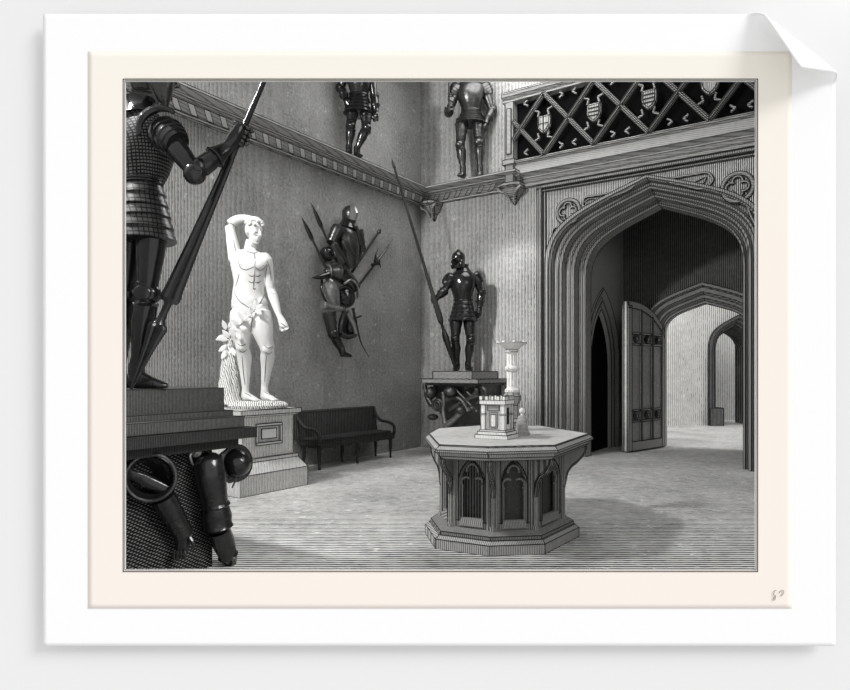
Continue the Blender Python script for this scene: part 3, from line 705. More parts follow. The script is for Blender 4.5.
q0, q1, q2, q3 = on_a(207, 455, FA+.02), on_a(215, 505, FA+.02), on_a(216, 520, FA+.02), on_a(231, 564, FA-.02)
bm = BM(); limb(bm, q0, q1, [(0, .055), (.08, .085), (.4, .094), (.8, .082), (1, .078)], n=20); obj('cuisse', bm, 'steel_dk', h, smooth=True)
bm = BM(); limb(bm, on_a(215, 503, FA+.02), on_a(218, 530, FA+.02), [(0, .082), (.08, .09), (.15, .08), (.5, .092), (.8, .086), (.88, .094), (1, .07)], n=20); obj('poleyn', bm, 'steel_dk', h, smooth=True)
bm = BM(); limb(bm, on_a(219, 530, FA+.01), q3, [(0, .066), (.3, .07), (.7, .056), (.74, .064), (.8, .054), (1, .035)], n=18); obj('greave', bm, 'steel_dk', h, smooth=True)
bm = BM(); lathe(bm, on_a(196, 452, FA), [(.0, -.02), (.035, -.02), (.03, .01), (0, .03)], 12, axis=nrm); curve_tube(bm, [on_a(194, 450, FA), on_a(190, 456, FA+.02), on_a(193, 465, FA)], .012, .006)
obj('buckle', bm, 'steel_lt', h, smooth=True)
h = hung('round_helmet', 'glossy round helmet with wide rim at the far corner of the plinth', 'helmet', (240, 462))
cc = on_a(236, 463, FA-.06); ax = (Vector((.75, -.65, .1))).normalized(); X = frame(ax)
bm = BM(); lathe(bm, cc, [(.09, -.09), (.098, -.03), (.094, .02), (.080, .055), (.052, .085), (.018, .10), (.003, .102)], 26, axis=ax); obj('skull', bm, 'steel_dk', h, smooth=True)
bm = BM(); lathe(bm, cc, [(.096, -.01), (.118, -.004), (.122, .006), (.112, .012), (.094, .01)], 28, axis=ax); obj('brim', bm, 'steel', h, smooth=True)
bm = BM(); curve_tube(bm, [on_a(222, 470, FA), on_a(229, 482, FA), on_a(236, 478, FA), on_a(232, 488, FA)], .011, .005); obj('strap', bm, 'steel', h, smooth=True)

# ================================================================== STATUE AND PEDESTAL
ped = thing('stone_pedestal', 'pale stone pedestal with a sunk panel under the marble statue', 'pedestal', W(.57, -4.03, 0), PHI)
def rb(bm, h_, z0, z1, h1=None):
    h1 = (h1 or h_)*.965; h_ *= .965; c = (.57, -4.03)
    rings(bm, [[W(c[0]+sx*hh*.98, c[1]+sy*hh*1.02, z) for sx, sy in ((-1, -1), (1, -1), (1, 1), (-1, 1))] for hh, z in ((h_, z0), (h1, z1))])
bm = BM(); rb(bm, .46, 0, .20); rb(bm, .46, .20, .31, .385); rb(bm, .385, .31, .345); obj('base', bm, 'pedestal', ped, ink=0.0045)
bm = BM(); rb(bm, .345, .345, .76); di_ = obj('die', bm, 'pedestal', ped, ink=0.0045)
bm = BM(); fa = .57+.345*.98*.965
for y0, y1, z0, z1 in ((-.17, .17, .66, .685), (-.17, .17, .47, .495), (-.17, -.145, .495, .66), (.145, .17, .495, .66)): roombox(bm, fa, fa+.018, -4.03+y0, -4.03+y1, z0, z1)
roombox(bm, fa, fa+.01, -4.13, -3.93, .53, .63)
obj('panel_frame', bm, 'marble', di_, ink=0.0045)
bm = BM(); rb(bm, .36, .76, .78, .41); rb(bm, .41, .78, .83); obj('cap', bm, 'pedestal', ped, ink=0.0045)
DS = 6.72
stt = thing('marble_statue', 'white marble nude youth with one arm raised over his head', 'statue', at(256, 407, DS))
def q(px, py, o=0): return at(px, py, DS+o)
mb = BM()
# rocky base
rk = BM()
base = [q(x, y, o) for x, y, o in ()]
cb = at(257, 403, DS); cb.z = .835
for i, (r_, z) in enumerate(((1, 0), (1.03, .03), (.97, .055), (.85, .07))):
    pass
rs = []
for r_, z in ((.95, 0), (1.0, .03), (.93, .055), (.8, .068), (.4, .075)):
    rs.append([cb+Vector((math.cos(t)*.31*r_*(1+.05*math.sin(5*t)), math.sin(t)*.26*r_*(1+.05*math.cos(4*t)), z)) for t in [2*PI*i/28 for i in range(28)]])
rings(rk, rs); obj('rocky_base', rk, 'stump', stt, smooth=True)
ZF = .905
# body: one continuous skin over overlapping muscle volumes
def mus(p0, p1, prof, ratio=1, front=None, n=14): limb(mb, p0, p1, prof, front, n, ratio)
fr = Vector((.35, -.94, 0))
sweep(mb, [q(253, 322), q(252, 312), q(249, 304), q(248.5, 294), q(249, 284), q(249.5, 274), q(249, 266), q(249.5, 258), q(250, 251)],
      [(.10, .10), (.175, .125), (.185, .125), (.165, .112), (.155, .105), (.175, .115), (.19, .125), (.185, .115), (.10, .08)], front=fr, n=24)
for px, py, rx, rz, o in ((243, 264, .088, .062, -.080), (260, 264, .080, .062, -.078)): ell(mb, q(px, py, o), (rx, .05, rz), frame(fr))
ell(mb, q(250, 302, -.085), (.085, .04, .07), frame(fr))
ell(mb, q(236, 259, -.0), (.075, .075, .07)); ell(mb, q(264, 259.5, 0), (.078, .075, .075))   # shoulders
ell(mb, q(240, 302, .02), (.09, .10, .08)); ell(mb, q(259, 303, .02), (.09, .10, .08)); ell(mb, q(250, 305, .06), (.14, .08, .1))
mus(q(249, 256, .01), q(251.5, 240, -.02), [(0, .085), (.4, .062), (1, .058)])                  # neck
for s_ in (-1, 1): mus(q(250+s_*2, 257, -.06), q(251.5+s_*4, 241, -.0), [(0, .02), (1, .022)])
hf = Vector((.75, -.62, -.18)).normalized(); HX = frame(hf)
hc = q(254, 231.5, -.03)
def hx(x, y, z): return hc+HX @ (Vector((x, -y, z))*1.08)
ell(mb, hx(0, -.01, .02), (.083, .104, .104), HX); ell(mb, hx(0, .03, -.045), (.056, .062, .075), HX); ell(mb, hx(0, .062, -.10), (.026, .022, .022), HX)
ell(mb, hx(0, .078, .03), (.056, .016, .012), HX)                                               # brow
sweep(mb, [hx(0, .088, .02), hx(0, .104, -.008), hx(0, .116, -.028), hx(0, .094, -.036)], [.010, .012, .015, .010], n=8)   # nose
ell(mb, hx(0, .084, -.058), (.024, .012, .008), HX); ell(mb, hx(0, .082, -.073), (.021, .012, .008), HX)                   # lips
for s_ in (-1, 1):
    ell(mb, hx(s_*.030, .076, .004), (.014, .012, .009), HX); ell(mb, hx(s_*.040, .055, -.02), (.022, .022, .022), HX)   # eye, cheek
    ell(mb, hx(s_*.078, -.005, -.01), (.010, .020, .030), HX)                                       # ear
# raised arm folded over the head
mus(q(235.5, 260, 0), q(229.5, 226, .02), [(0, .075), (.3, .066), (.6, .060), (.9, .05), (1, .050)])
sweep(mb, smoothpath([q(229.5, 224.5, .02), q(237, 219.8, .04), q(247, 218.6, .05), q(256, 220.5, .0)], 4), [.05, .052, .052, .05, .05, .048, .046, .044, .04, .038, .034, .031, .028], n=12)
hand_mesh(mb, q(256, 220.5, .0), q(260.5, 223, -.05), (0, 1, .2), .95, True, .02, -1)
# lowered arm
mus(q(265.5, 259, 0), q(271, 291, .05), [(0, .072), (.3, .066), (.6, .055), (1, .045)])
mus(q(271, 290, .05), q(279.5, 317, -.02), [(0, .046), (.25, .052), (.6, .042), (1, .028)])
hand_mesh(mb, q(279.5, 316, -.02), q(284, 328, -.05), (.9, -.1, .3), 1.15, True, .014, 1)
# legs
def leg(hp, kn, an, toe, o=(0, 0, 0, 0)):
    a, b_, c_, t_ = q(*hp, o[0]), q(*kn, o[1]), q(*an, o[2]), q(*toe, o[3]); t_.z = ZF
    sweep(mb, smoothpath([a, a.lerp(b_, .5)+Vector((0, -.02, 0)), b_], 5), [.12, .125, .126, .124, .118, .11, .102, .092, .083, .077, .074], n=16)
    ell(mb, b_+Vector((0, -.03, 0)), (.058, .055, .062))
    sweep(mb, smoothpath([b_, b_.lerp(c_, .35)+Vector((0, .035, 0)), c_], 5), [.070, .070, .073, .076, .076, .072, .064, .055, .047, .040, .037], n=14)
    d = t_-c_; d.z = 0; L_ = d.length; d.normalize(); sd = d.cross(ZV)
    heel = Vector((c_.x, c_.y, ZF+.035))-d*.035
    limb(mb, c_, Vector((c_.x, c_.y, ZF+.04)), [(0, .038), (.5, .042), (1, .045)], n=12)
    sweep(mb, [heel, Vector((c_.x, c_.y, ZF+.05))+d*.03, Vector((c_.x, c_.y, ZF+.036))+d*(L_*.55), t_+ZV*.018], [(.03, .032), (.042, .045), (.05, .030), (.042, .014)], front=ZV, n=12)
    for i in range(5):
        b0 = t_-d*.015+sd*((i-2)*.018)+ZV*.014; sweep(mb, [b0, b0+d*.03, b0+d*(.045+.004*i)-ZV*.004], [.012, .012, .007], n=7)
leg((242, 312), (242.5, 347), (245.5, 389), (256, 398), (0, -.05, .0, -.10))
leg((259, 313), (267.5, 349), (264.5, 386), (274, 396), (0, -.03, .08, -.0))
body = obj('body', mb, 'marble', stt, smooth=True)
rm = body.modifiers.new('r', 'REMESH'); rm.mode = 'VOXEL'; rm.voxel_size = .0085; rm.use_smooth_shade = True
sm = body.modifiers.new('s', 'SMOOTH'); sm.factor = .5; sm.iterations = 4
bm = BM()
for i in range(90):
    th = random.uniform(0, 2*PI); ph = random.uniform(.05, 1.25)
    v = Vector((math.cos(th)*math.sin(ph), math.sin(th)*math.sin(ph), math.cos(ph)))
    p = Vector((v.x*.083, v.y*.105, v.z*.108+.02))
    if -p.y > .07 and p.z < .065: continue
    ell(bm, hc+HX @ (p*1.08), (.021, .021, .018), HX, 8, 6)
obj('curly_hair', bm, 'marble_hair', body, smooth=True)
# chiselled and inked contour lines lying on the marble
from mathutils.bvhtree import BVHTree
bpy.context.view_layer.update()
dg = bpy.context.evaluated_depsgraph_get(); ev = body.evaluated_get(dg); em = ev.to_mesh(); MW = stt.matrix_basis
tree_ = BVHTree.FromPolygons([MW @ v.co for v in em.vertices], [tuple(p.vertices) for p in em.polygons]); ev.to_mesh_clear()
def cl(name, lines, r=.0042):
    bm = BM()
    for L_ in lines:
        L_ = [(205+x/3.45, 205+y/3.45) for x, y in L_]
        pts = smoothpath([Vector((x, y, 0)) for x, y in L_], 6) if len(L_) > 2 else [Vector((x, y, 0)) for x, y in L_]
        run = []
        for p in pts+[None]:
            h_ = tree_.ray_cast(EYE, ray(p.x, p.y).normalized())[0] if p is not None else None
            if h_ is not None and (not run or (h_-run[-1]).length < .08): run.append(h_)
            else:
                if len(run) > 1: sweep(bm, run, [r*(.4+.6*math.sin(PI*(k_+.5)/len(run))) for k_ in range(len(run))], n=5)
                run = []
    return obj(name, bm, 'ink', body)
cl('chest_contour', [[(112, 185), (122, 214), (140, 224), (158, 218), (170, 212)], [(172, 212), (186, 224), (200, 222), (212, 206)], [(170, 165), (173, 190), (172, 212)], [(140, 158), (155, 163), (170, 166), (190, 160), (205, 166)], [(124, 205), (127, 207)], [(200, 208), (203, 210)]])
cl('belly_contour', [[(172, 222), (170, 250), (168, 275), (169, 292)], [(150, 240), (160, 246), (170, 244)], [(150, 262), (160, 268), (170, 265)], [(174, 244), (184, 246), (192, 240)], [(174, 266), (184, 268), (193, 262)], [(164, 286), (170, 291), (175, 287)], [(100, 300), (118, 330), (145, 350), (160, 360)], [(205, 310), (192, 335), (180, 352)], [(118, 236), (112, 262), (104, 285)]])
cl('leg_contour', [[(163, 378), (162, 410), (157, 440)], [(112, 478), (125, 486), (140, 480)], [(118, 500), (130, 508), (144, 498)], [(205, 484), (218, 494), (234, 488)], [(210, 508), (220, 514), (232, 506)], [(128, 520), (132, 570), (138, 620)], [(212, 520), (208, 570), (206, 612)], [(137, 648), (150, 655), (160, 662)], [(205, 645), (218, 652), (230, 656)]])
cl('arm_contour', [[(212, 190), (222, 215), (226, 240), (228, 262)], [(228, 300), (238, 308)], [(98, 120), (104, 150), (112, 172)], [(84, 62), (100, 70), (108, 90)], [(262, 408), (272, 414), (280, 420)], [(258, 418), (268, 424), (276, 430)], [(214, 205), (210, 235), (208, 265)]], .0036)
for L_ in ([[(170, 98), (178, 95), (184, 97)], [(182, 98), (186, 110), (182, 114)], [(174, 124), (180, 126), (185, 123)], [(158, 138), (170, 146), (180, 140)], [(172, 104), (177, 106), (182, 104)], [(152, 108), (150, 118), (154, 124)]]): cl('face_contour', [L_], .003)
# leafy sprig across the thighs and on the stump
def leafm(bm, p, d, L_, w_, nrm=(0, -1, 0)):
    d = Vector(d).normalized(); n_ = Vector(nrm); sd = d.cross(n_).normalized(); p = Vector(p); n_ = sd.cross(d)*-1
    pr = [(0, .05), (.2, .7), (.45, 1), (.7, .75), (.9, .3), (1, .03)]
    rings(bm, [[p+d*(t*L_)+sd*(w_*s_*x)+n_*(h_+.02*L_*math.sin(t*PI)*2) for x, h_ in ((-1, 0), (0, -.006), (1, 0), (0, .006))] for t, s_ in pr])
bm = BM()
curve_tube(bm, [q(258, 304, -.16), q(254, 311, -.17), q(246, 317, -.17), q(239, 326, -.15), q(233, 336, -.10), q(229, 345, -.05)], .010, .008)
for px, py, dx, dz, L_ in ((255, 309, .1, 1, .10), (255, 309, .9, .5, .10), (254, 311, -.6, .8, .08), (255, 310, .8, -.5, .09), (251, 314, -.3, -1, .08), (248, 316, .3, 1, .09), (243, 320, -.5, .9, .11), (243, 321, .7, .5, .10), (240, 325, -.8, .5, .10), (239, 327, .9, -.2, .09), (237, 331, -.9, .2, .09), (236, 333, .6, -.8, .09)):
    leafm(bm, q(px, py, -.18), (dx, -.2, dz), L_, .024)
obj('leafy_sprig', bm, 'marble', stt, smooth=True)
bm = BM()
pts = smoothpath([q(231, 404, .04), q(229, 390, .04), q(229.5, 372, .04), q(230, 356, .04), q(231, 344, .04), q(229, 334, .04)], 4)
n_ = len(pts)
rings(bm, [[p+Vector((math.cos(t), math.sin(t), 0))*(.105-.045*i/n_)*(1+.13*math.sin(5*t+i*.5)+.06*math.sin(9*t-i)) for t in [2*PI*k/20 for k in range(20)]] for i, p in enumerate(pts)])
obj('tree_stump', bm, 'stump', stt, smooth=True)
bm = BM()
for px, py, dx, dz in ((229, 338, -.7, .9), (228, 340, -1, .2), (230, 336, .3, 1), (226, 330, -.3, 1), (225, 335, -.8, -.5), (227, 345, -.8, -.7), (231, 347, .5, -1), (228, 328, .6, .7), (226, 350, -.4, -1), (232, 340, .8, .3)):
    leafm(bm, q(px, py, -.04), (dx, -.2, dz), .11, .028)
obj('stump_leaves', bm, 'marble', stt, smooth=True)

# ================================================================== BENCH
be = thing('settle_bench', 'dark upholstered bench with curved arms against the left wall', 'bench', W(.25, -2.0, 0), PHI)
B0, B1 = -2.80, -1.28; BA = .42
def bpt(a, y, z): return W(a, y, z)
bm = BM(); roombox(bm, .10, BA, B0, B1, .30, .345); roombox(bm, .12, BA+.012, B0+.01, B1-.01, .275, .30); obj('seat_rail', bm, 'bench', be, bevel=.008, ink=0.006)
bm = BM(); roombox(bm, .10, BA-.02, B0+.03, B1-.03, .345, .385); obj('seat', bm, 'bench', be, bevel=.015)
bm = BM()
rings(bm, [[W(.10, y, .36), W(.05, y, .70), W(.02, y, .715), W(.02, y, .36)] for y in (B0-.02, B1+.02)]); obj('backrest', bm, 'bench', be, bevel=.008, ink=0.006)
for y in (B0, B1):
    bm = BM(); pts = smoothpath([W(.05, y, .71), W(.09, y, .60), W(.18, y, .52), (W(.32, y, .50)), W(.41, y, .46), W(.43, y, .39), W(.41, y, .32)], 4)
    sweep(bm, pts, [(.022, .03)]*len(pts), n=8)
    obj('arm', bm, 'bench', be, smooth=True)
for a in (.12, BA-.03):
    for y in (B0+.04, (B0+B1)/2, B1-.04):
        bm = BM(); c = W(a, y, 0); lathe(bm, (c.x, c.y, 0), [(.014, 0), (.02, .01), (.014, .03), (.02, .12), (.026, .20), (.02, .23), (.03, .25), (.03, .28)], 12)
        obj('leg', bm, 'bench', be, smooth=True)

# ================================================================== TROPHY ON THE LEFT WALL
TG = 'trophy of arms on the left wall'
def T(px, py, a=.12): return on_a(px, py, a)
def tthing(name, label, cat, px, py): return thing(name, label, cat, T(px, py, .05), 0, TG)
tf = (R*.9-U*.2+Vector((0, 0, 0))).normalized(); vf = (Vector((0, -1, 0))*.6+R*.8).normalized(); TX = frame(vf)
t = tthing('half_armour', 'helmeted half armour topping the trophy on the left wall', 'armour', 348, 245)
bm = BM(); pr = [(0, .09), (.15, .11), (.45, .16), (.75, .165), (.9, .12), (1, .08)]; limb(bm, T(352, 268, .18), T(344, 226, .18), pr, front=vf, n=20, ratio=.8); obj('breastplate', bm, 'steel', t, smooth=True)
bm = BM(); limb(bm, T(347, 228, .18), T(349, 218, .2), [(0, .13), (.4, .10), (1, .085)], n=18); obj('gorget', bm, 'steel_dk', t, smooth=True)
bm = BM(); hc2 = T(349.5, 215, .2); sweep(bm, [hc2-ZV*.11, hc2-ZV*.03, hc2+ZV*.05, hc2+ZV*.10, hc2+ZV*.13], [(.08, .09), (.10, .12), (.10, .12), (.07, .085), (.01, .01)], front=vf, n=18); obj('helmet', bm, 'steel', t, smooth=True)
bm = BM(); sweep(bm, [hc2+vf*.02+ZV*.14, hc2+vf*.12+ZV*.08, hc2+vf*.15, hc2+vf*.1-ZV*.08], [(.01, .02), (.05, .025), (.055, .03), (.05, .02)], n=10); obj('visor', bm, 'steel_lt', t, smooth=True)
for (a0_, a1_) in (((338, 228), (331, 243)), ((357, 230), (362, 252))):
    bm = BM(); pr = lam(0, 1, .085, .06, 3, .008); limb(bm, T(*a0_, .2), T(*a1_, .2), pr, n=14); obj('pauldron', bm, 'steel', t, smooth=True)
for (a0_, a1_) in (((333, 243), (345, 262)), ((343, 240), (353, 256))):
    bm = BM(); limb(bm, T(*a0_, .30), T(*a1_, .32), [(0, .03), (.1, .05), (.5, .05), (.9, .042), (1, .03)], n=12, ratio=.45, front=vf); obj('tasset', bm, 'steel', t, smooth=True)
bm = BM(); curve_tube(bm, [T(356, 226, .2), T(361, 240, .24), T(360, 256, .24), T(354, 266, .22)], .022, .016); obj('side_rim', bm, 'steel', t, smooth=True)
t = tthing('pauldron', 'rounded shoulder plate at the left of the wall trophy, below two spearheads', 'armour', 327, 254)
bm = BM(); lathe(bm, T(327, 254, .14), [(.085, -.10), (.10, -.03), (.085, .05), (.05, .09), (.01, .11)], 18, axis=(vf+Vector((-.5, 0, .3)))); obj('plate', bm, 'steel_dk', t, smooth=True)
bm = BM(); lathe(bm, T(327, 254, .14), [(.10, -.05), (.112, -.04), (.10, -.03)], 18, axis=(vf+Vector((-.5, 0, .3)))); obj('rim', bm, 'steel', t, smooth=True)
t = tthing('beaked_helmet', 'ridged helmet with a pointed beak in the left middle of the wall trophy', 'helmet', 331, 273)
bm = BM(); pr = lam(-.1, .11, .12, .03, 4, .010); c = T(332, 272, .22); ax = (Vector((-.75, -.6, -.05))).normalized(); sweep(bm, [c+ax*t_ for t_, r in pr], [r for t_, r in pr], n=18); obj('skull', bm, 'steel', t, smooth=True)
bm = BM(); sweep(bm, [T(328, 275, .24), T(320, 277, .24), T(312, 278, .22)], [.05, .035, .005], n=10); obj('beak', bm, 'steel_dk', t, smooth=True)
bm = BM(); pts = [c+ax*.06+(frame(ax) @ Vector((math.cos(a), 0, math.sin(a))))*.088 for a in [2*PI*i/20 for i in range(21)]]; sweep(bm, pts, [.012]*21, n=6); obj('rim', bm, 'steel_lt', t, smooth=True)
t = tthing('bright_breastplate', 'pale polished breastplate in the lower left of the wall trophy', 'armour', 330, 292)
bm = BM(); limb(bm, T(327, 278, .18), T(334, 308, .18), [(0, .06), (.12, .11), (.5, .125), (.85, .10), (1, .08)], front=vf, n=20, ratio=.75); obj('plate', bm, 'steel_lt', t, smooth=True)
bm = BM(); curve_tube(bm, [T(322, 280, .2), T(322, 292, .22), T(328, 304, .24), T(336, 308, .22)], .018, .012); obj('rolled_edge', bm, 'steel_dk', t, smooth=True)
t = tthing('round_shield', 'small dark domed shield in the middle of the wall trophy', 'shield', 345, 297)
bm = BM(); lathe(bm, T(345, 297, .16), [(.13, -.05), (.135, 0), (.10, .05), (.04, .08), (.015, .09), (.003, .10)], 24, axis=vf); obj('dome', bm, 'steel_dk', t, smooth=True)
bm = BM(); lathe(bm, T(345, 297, .16), [(.12, 0), (.15, -.004), (.15, .012), (.12, .016)], 24, axis=vf); obj('rim', bm, 'steel', t, smooth=True)
t = tthing('shoulder_guard', 'layered dark shoulder guard above the domed shield on the wall trophy', 'armour', 349, 279)
bm = BM(); pr = lam(0, 1, .12, .07, 5, .010); limb(bm, T(340, 272, .16), T(356, 288, .16), pr, n=18); obj('lames', bm, 'steel', t, smooth=True)
bm = BM(); curve_tube(bm, [T(344, 284, .28), T(351, 280, .3), T(357, 286, .28), T(358, 298, .22)], .018); obj('rolled_rim', bm, 'steel_lt', t, smooth=True)
t = tthing('mace', 'pale short-hafted mace laid across the lower part of the wall trophy', 'mace', 332, 308)
bm = BM(); limb(bm, T(322, 305, .34), T(343, 309.5, .34), [(0, .045), (.05, .058), (.12, .05), (.3, .035), (1, .028)], n=14); obj('haft', bm, 'steel_lt', t, smooth=True)
bm = BM(); lathe(bm, T(343.5, 309.6, .34), [(.005, -.02), (.045, -.01), (.045, .02), (.005, .03)], 12, axis=(.9, 0, -.3)); obj('pommel', bm, 'steel', t, smooth=True)
t = tthing('leg_armour', 'bent plate leg defence hanging at the foot of the wall trophy', 'armour', 338, 330)
bm = BM(); pr = lam(0, 1, .09, .065, 3, .008); limb(bm, T(329, 312, .16), T(332, 332, .16), pr, n=16); obj('cuisse', bm, 'steel', t, smooth=True)
bm = BM(); ell(bm, T(333, 334, .18), (.075, .075, .07)); obj('poleyn', bm, 'steel_dk', t, smooth=True)
bm = BM(); limb(bm, T(334, 336, .16), T(342, 350, .16), [(0, .06), (.4, .065), (1, .045)], n=14); obj('greave', bm, 'steel_dk', t, smooth=True)
bm = BM(); sweep(bm, [T(341, 347, .16), T(343, 354, .2), T(351, 356, .22)], [.055, .05, .02], n=12); obj('sabaton', bm, 'steel_dk', t, smooth=True)
t = tthing('pair_of_tassets', 'open triangular pair of thigh plates at the lower right of the trophy', 'armour', 347, 325)
for p_ in ([(345, 312), (341, 322), (340, 333)], [(347, 312), (353, 324), (356, 334)], [(340, 334), (348, 337), (356, 335)]):
    bm = BM(); curve_tube(bm, [T(x, y, .2) for x, y in p_], .040, .026); obj('tasset', bm, 'steel_lt' if p_[0][0] == 347 else 'steel', t, smooth=True)
bm = BM(); ell(bm, T(349, 326, .10), (.10, .06, .15)); obj('lining', bm, 'steel_dk', t, smooth=True)
def spear(label, p0, p1, head=.3, a=.10):
    t = tthing('spear', label, 'spear', *p1); A = T(*p0, a); B = T(*p1, a+.06); d = (A-B).normalized(); L_ = (A-B).length
    bm = BM(); limb(bm, B, A-d*head*.9, [(0, .018), (1, .016)], n=8); obj('shaft', bm, 'dark_wood', t, smooth=True)
    bm = BM(); sweep(bm, [A-d*head, A-d*head*.8, A-d*head*.45, A], [(.016, .012), (.034, .014), (.028, .012), (.002, .002)], front=vf, n=8); obj('spearhead', bm, 'steel_dk', t, smooth=True)
spear('outer of the two spears slanting up left behind the wall trophy', (301.5, 217), (326, 268), .34)
spear('inner, higher spear slanting up left behind the wall trophy', (311, 203), (337, 262), .36)
spear('plain thin staff slanting up right behind the wall trophy', (381, 229), (352, 272), .10)
t = tthing('halberd', 'forked pole weapon slanting up right behind the wall trophy', 'halberd', 364, 278)
bm = BM(); limb(bm, T(352, 294, .12), T(382, 255, .12), [(0, .018), (1, .016)], n=8); obj('shaft', bm, 'dark_wood', t, smooth=True)
bm = BM(); sweep(bm, [T(378, 260, .12), T(385, 251, .12), T(393, 239, .12)], [.022, .018, .003], n=8); obj('spike', bm, 'steel', t, smooth=True)
bm = BM(); curve_tube(bm, [T(376, 262, .12), T(375.5, 256, .12), T(378.5, 248, .12)], .026, .003); curve_tube(bm, [T(372, 265, .12), T(379, 264, .14), T(381, 268, .12)], .026, .004)
ell(bm, T(377, 261, .12), (.05, .025, .05)); obj('axe_blade', bm, 'steel_dk', t, smooth=True)
t = tthing('curved_sword', 'curved sword hanging with its tip down right of the wall trophy', 'sword', 360, 336)
bm = BM(); pts = smoothpath([T(355, 318, .10), T(358, 332, .10), (T(362, 345, .10)), T(369, 357, .10)], 5); sweep(bm, pts, [(.022-.020*i/(len(pts)-1), .008) for i in range(len(pts))], front=vf, n=8); obj('blade', bm, 'steel_dk', t, smooth=True)
bm = BM(); curve_tube(bm, [T(348, 317, .11), T(355, 318, .13), T(361, 316, .11)], .014); limb(bm, T(355, 318, .11), T(353, 308, .11), [(0, .016), (.8, .02), (1, .03)], n=8); obj('hilt', bm, 'steel', t, smooth=True)

# ================================================================== BACK ARMOUR ON CONSOLE
con = thing('carved_console', 'dark carved console bracket on the back wall carrying the armour', 'console', W(1.08, -.4, 0), PHI)
bm = BM(); roombox(bm, .60, 1.55, -.85, -.002, 1.055, 1.115); obj('shelf', bm, 'stone', con, bevel=.008, ink=0.006)
bm = BM(); roombox(bm, .64, 1.51, -.81, -.002, 1.02, 1.055); obj('moulding', bm, 'carved', con, bevel=.006)
bm = BM(); roombox(bm, .74, 1.40, -.76, -.002, 1.115, 1.225); obj('upper_step', bm, 'stone', con, bevel=.006, ink=0.006)
bm = BM(); rings(bm, [[W(a, -d, z) for a, z in ((.76, z_), (1.42, z_))] + [W(1.42, 0, z_), W(.76, 0, z_)] for d, z_ in ((.34, .0), (.34, .45), (.46, .6), (.66, 1.02))] if False else [[W(.67, -d, z_), W(1.46, -d, z_), W(1.46, -.002, z_), W(.67, -.002, z_)] for d, z_ in ((.36, 0), (.36, .45), (.48, .62), (.66, 1.02))])
obj('support', bm, 'carved', con)
def K(px, py, y=-.72): return on_y(px, py, y)
def kp(name, pts, r0, r1, m='carved'):
    bm = BM(); curve_tube(bm, [K(*p) for p in pts], r0, r1, n=10); obj(name, bm, m, con, smooth=True)
def ke(name, px, py, rx, rz, y=-.70, m='carved'):
    bm = BM(); ell(bm, K(px, py, y), (rx, .09, rz), frame(-U)); obj(name, bm, m, con, smooth=True)
ke('carved_helmet', 431, 393, .075, .10); ke('carved_boss', 437, 405, .085, .085); ke('carved_boss', 433, 417, .075, .05, -.6); ke('carved_helmet', 450, 392, .10, .075, -.8)
for rr in (.085, .05):
    bm = BM(); pts = [K(437, 405, -.80)+(frame(-U) @ Vector((math.cos(a)*rr, 0, math.sin(a)*rr))) for a in [2*PI*i/20 for i in range(21)]]; sweep(bm, pts, [.012]*21, n=6); obj('carved_ring', bm, 'carved', con, smooth=True)
kp('carved_limb', [(443, 392), (444, 400), (443, 410), (445, 424)], .03, .038, 'steel_lt'); kp('carved_limb', [(445, 426), (453, 420), (462, 412), (472, 408)], .045, .03, 'steel_lt')
kp('carved_drapery', [(447, 400), (455, 397), (463, 402), (468, 412)], .05, .035); kp('carved_drapery', [(450, 410), (458, 405), (466, 400), (478, 396)], .035, .03)
kp('carved_weapon', [(452, 386), (464, 398), (477, 412)], .025, .02); kp('carved_weapon', [(478, 388), (468, 402), (455, 418)], .022, .02)
kp('carved_scroll', [(465, 388), (472, 385), (477, 391), (472, 396), (467, 392)], .03, .02); kp('carved_scroll', [(480, 386), (486, 392), (481, 400), (476, 404)], .03, .018)
kp('carved_scroll', [(424.5, 384), (427, 396), (432, 405)], .03, .05)
ke('carved_boss', 461, 410, .07, .06, -.78); ke('carved_boss', 474, 408, .06, .05, -.7)
def side_pt(px, py): return on_a(px, py, 1.45)
bm = BM(); curve_tube(bm, [side_pt(483, 388), side_pt(488, 396), side_pt(482, 404)], .04, .03); curve_tube(bm, [side_pt(495, 388), side_pt(492, 398), side_pt(486, 412)], .03, .02); obj('carved_scroll', bm, 'carved', con, smooth=True)
DB = 9.35
r2 = thing('suit_of_armour', 'dark suit of armour with a pike standing on the console at the back wall', 'armour', at(465, 371, DB))
kk = 1.0
J = dict(waist=at(463, 301, DB), neck=at(463, 270, DB), hip=at(462, 318, DB), head=at(458.5, 260, DB-.05), face=(-.45, -.85, -.15),
         shR=at(451, 279, DB-.05), elR=at(444, 291, DB-.12), wrR=at(437, 298, DB-.2), grR=at(433, 300, DB-.22), axR=(at(397, 160, 9.2)-at(455, 371, 9.3)).normalized(),
         shL=at(475, 277, DB), elL=at(481, 292, DB+.04), wrL=at(479.5, 308, DB), grL=at(478, 314, DB-.02), clL=True,
         hpR=at(456, 318, DB), knR=at(455.5, 339, DB-.04), anR=at(457, 364, DB), toR=at(455, 371, DB-.14),
         hpL=at(469, 318, DB), knL=at(470.5, 340, DB-.04), anL=at(468, 364, DB), toL=at(471, 371, DB-.14))
for q_ in ('toR', 'toL'): J[q_].z = 1.227
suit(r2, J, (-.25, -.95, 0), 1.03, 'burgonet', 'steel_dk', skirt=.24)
pk = thing('pike', 'long pike leaning from the back armour up to the room corner', 'pike', at(456, 371, 9.17))
A_, B_ = at(456, 371, 9.17), at(391.5, 158, 9.0)
def pp(t): return A_.lerp(B_, t)
bm = BM(); sweep(bm, [pp(.0), pp(.10), pp(.16), pp(.19)], [.012, .036, .050, .03], n=12); obj('butt', bm, 'steel_dk', pk, smooth=True)
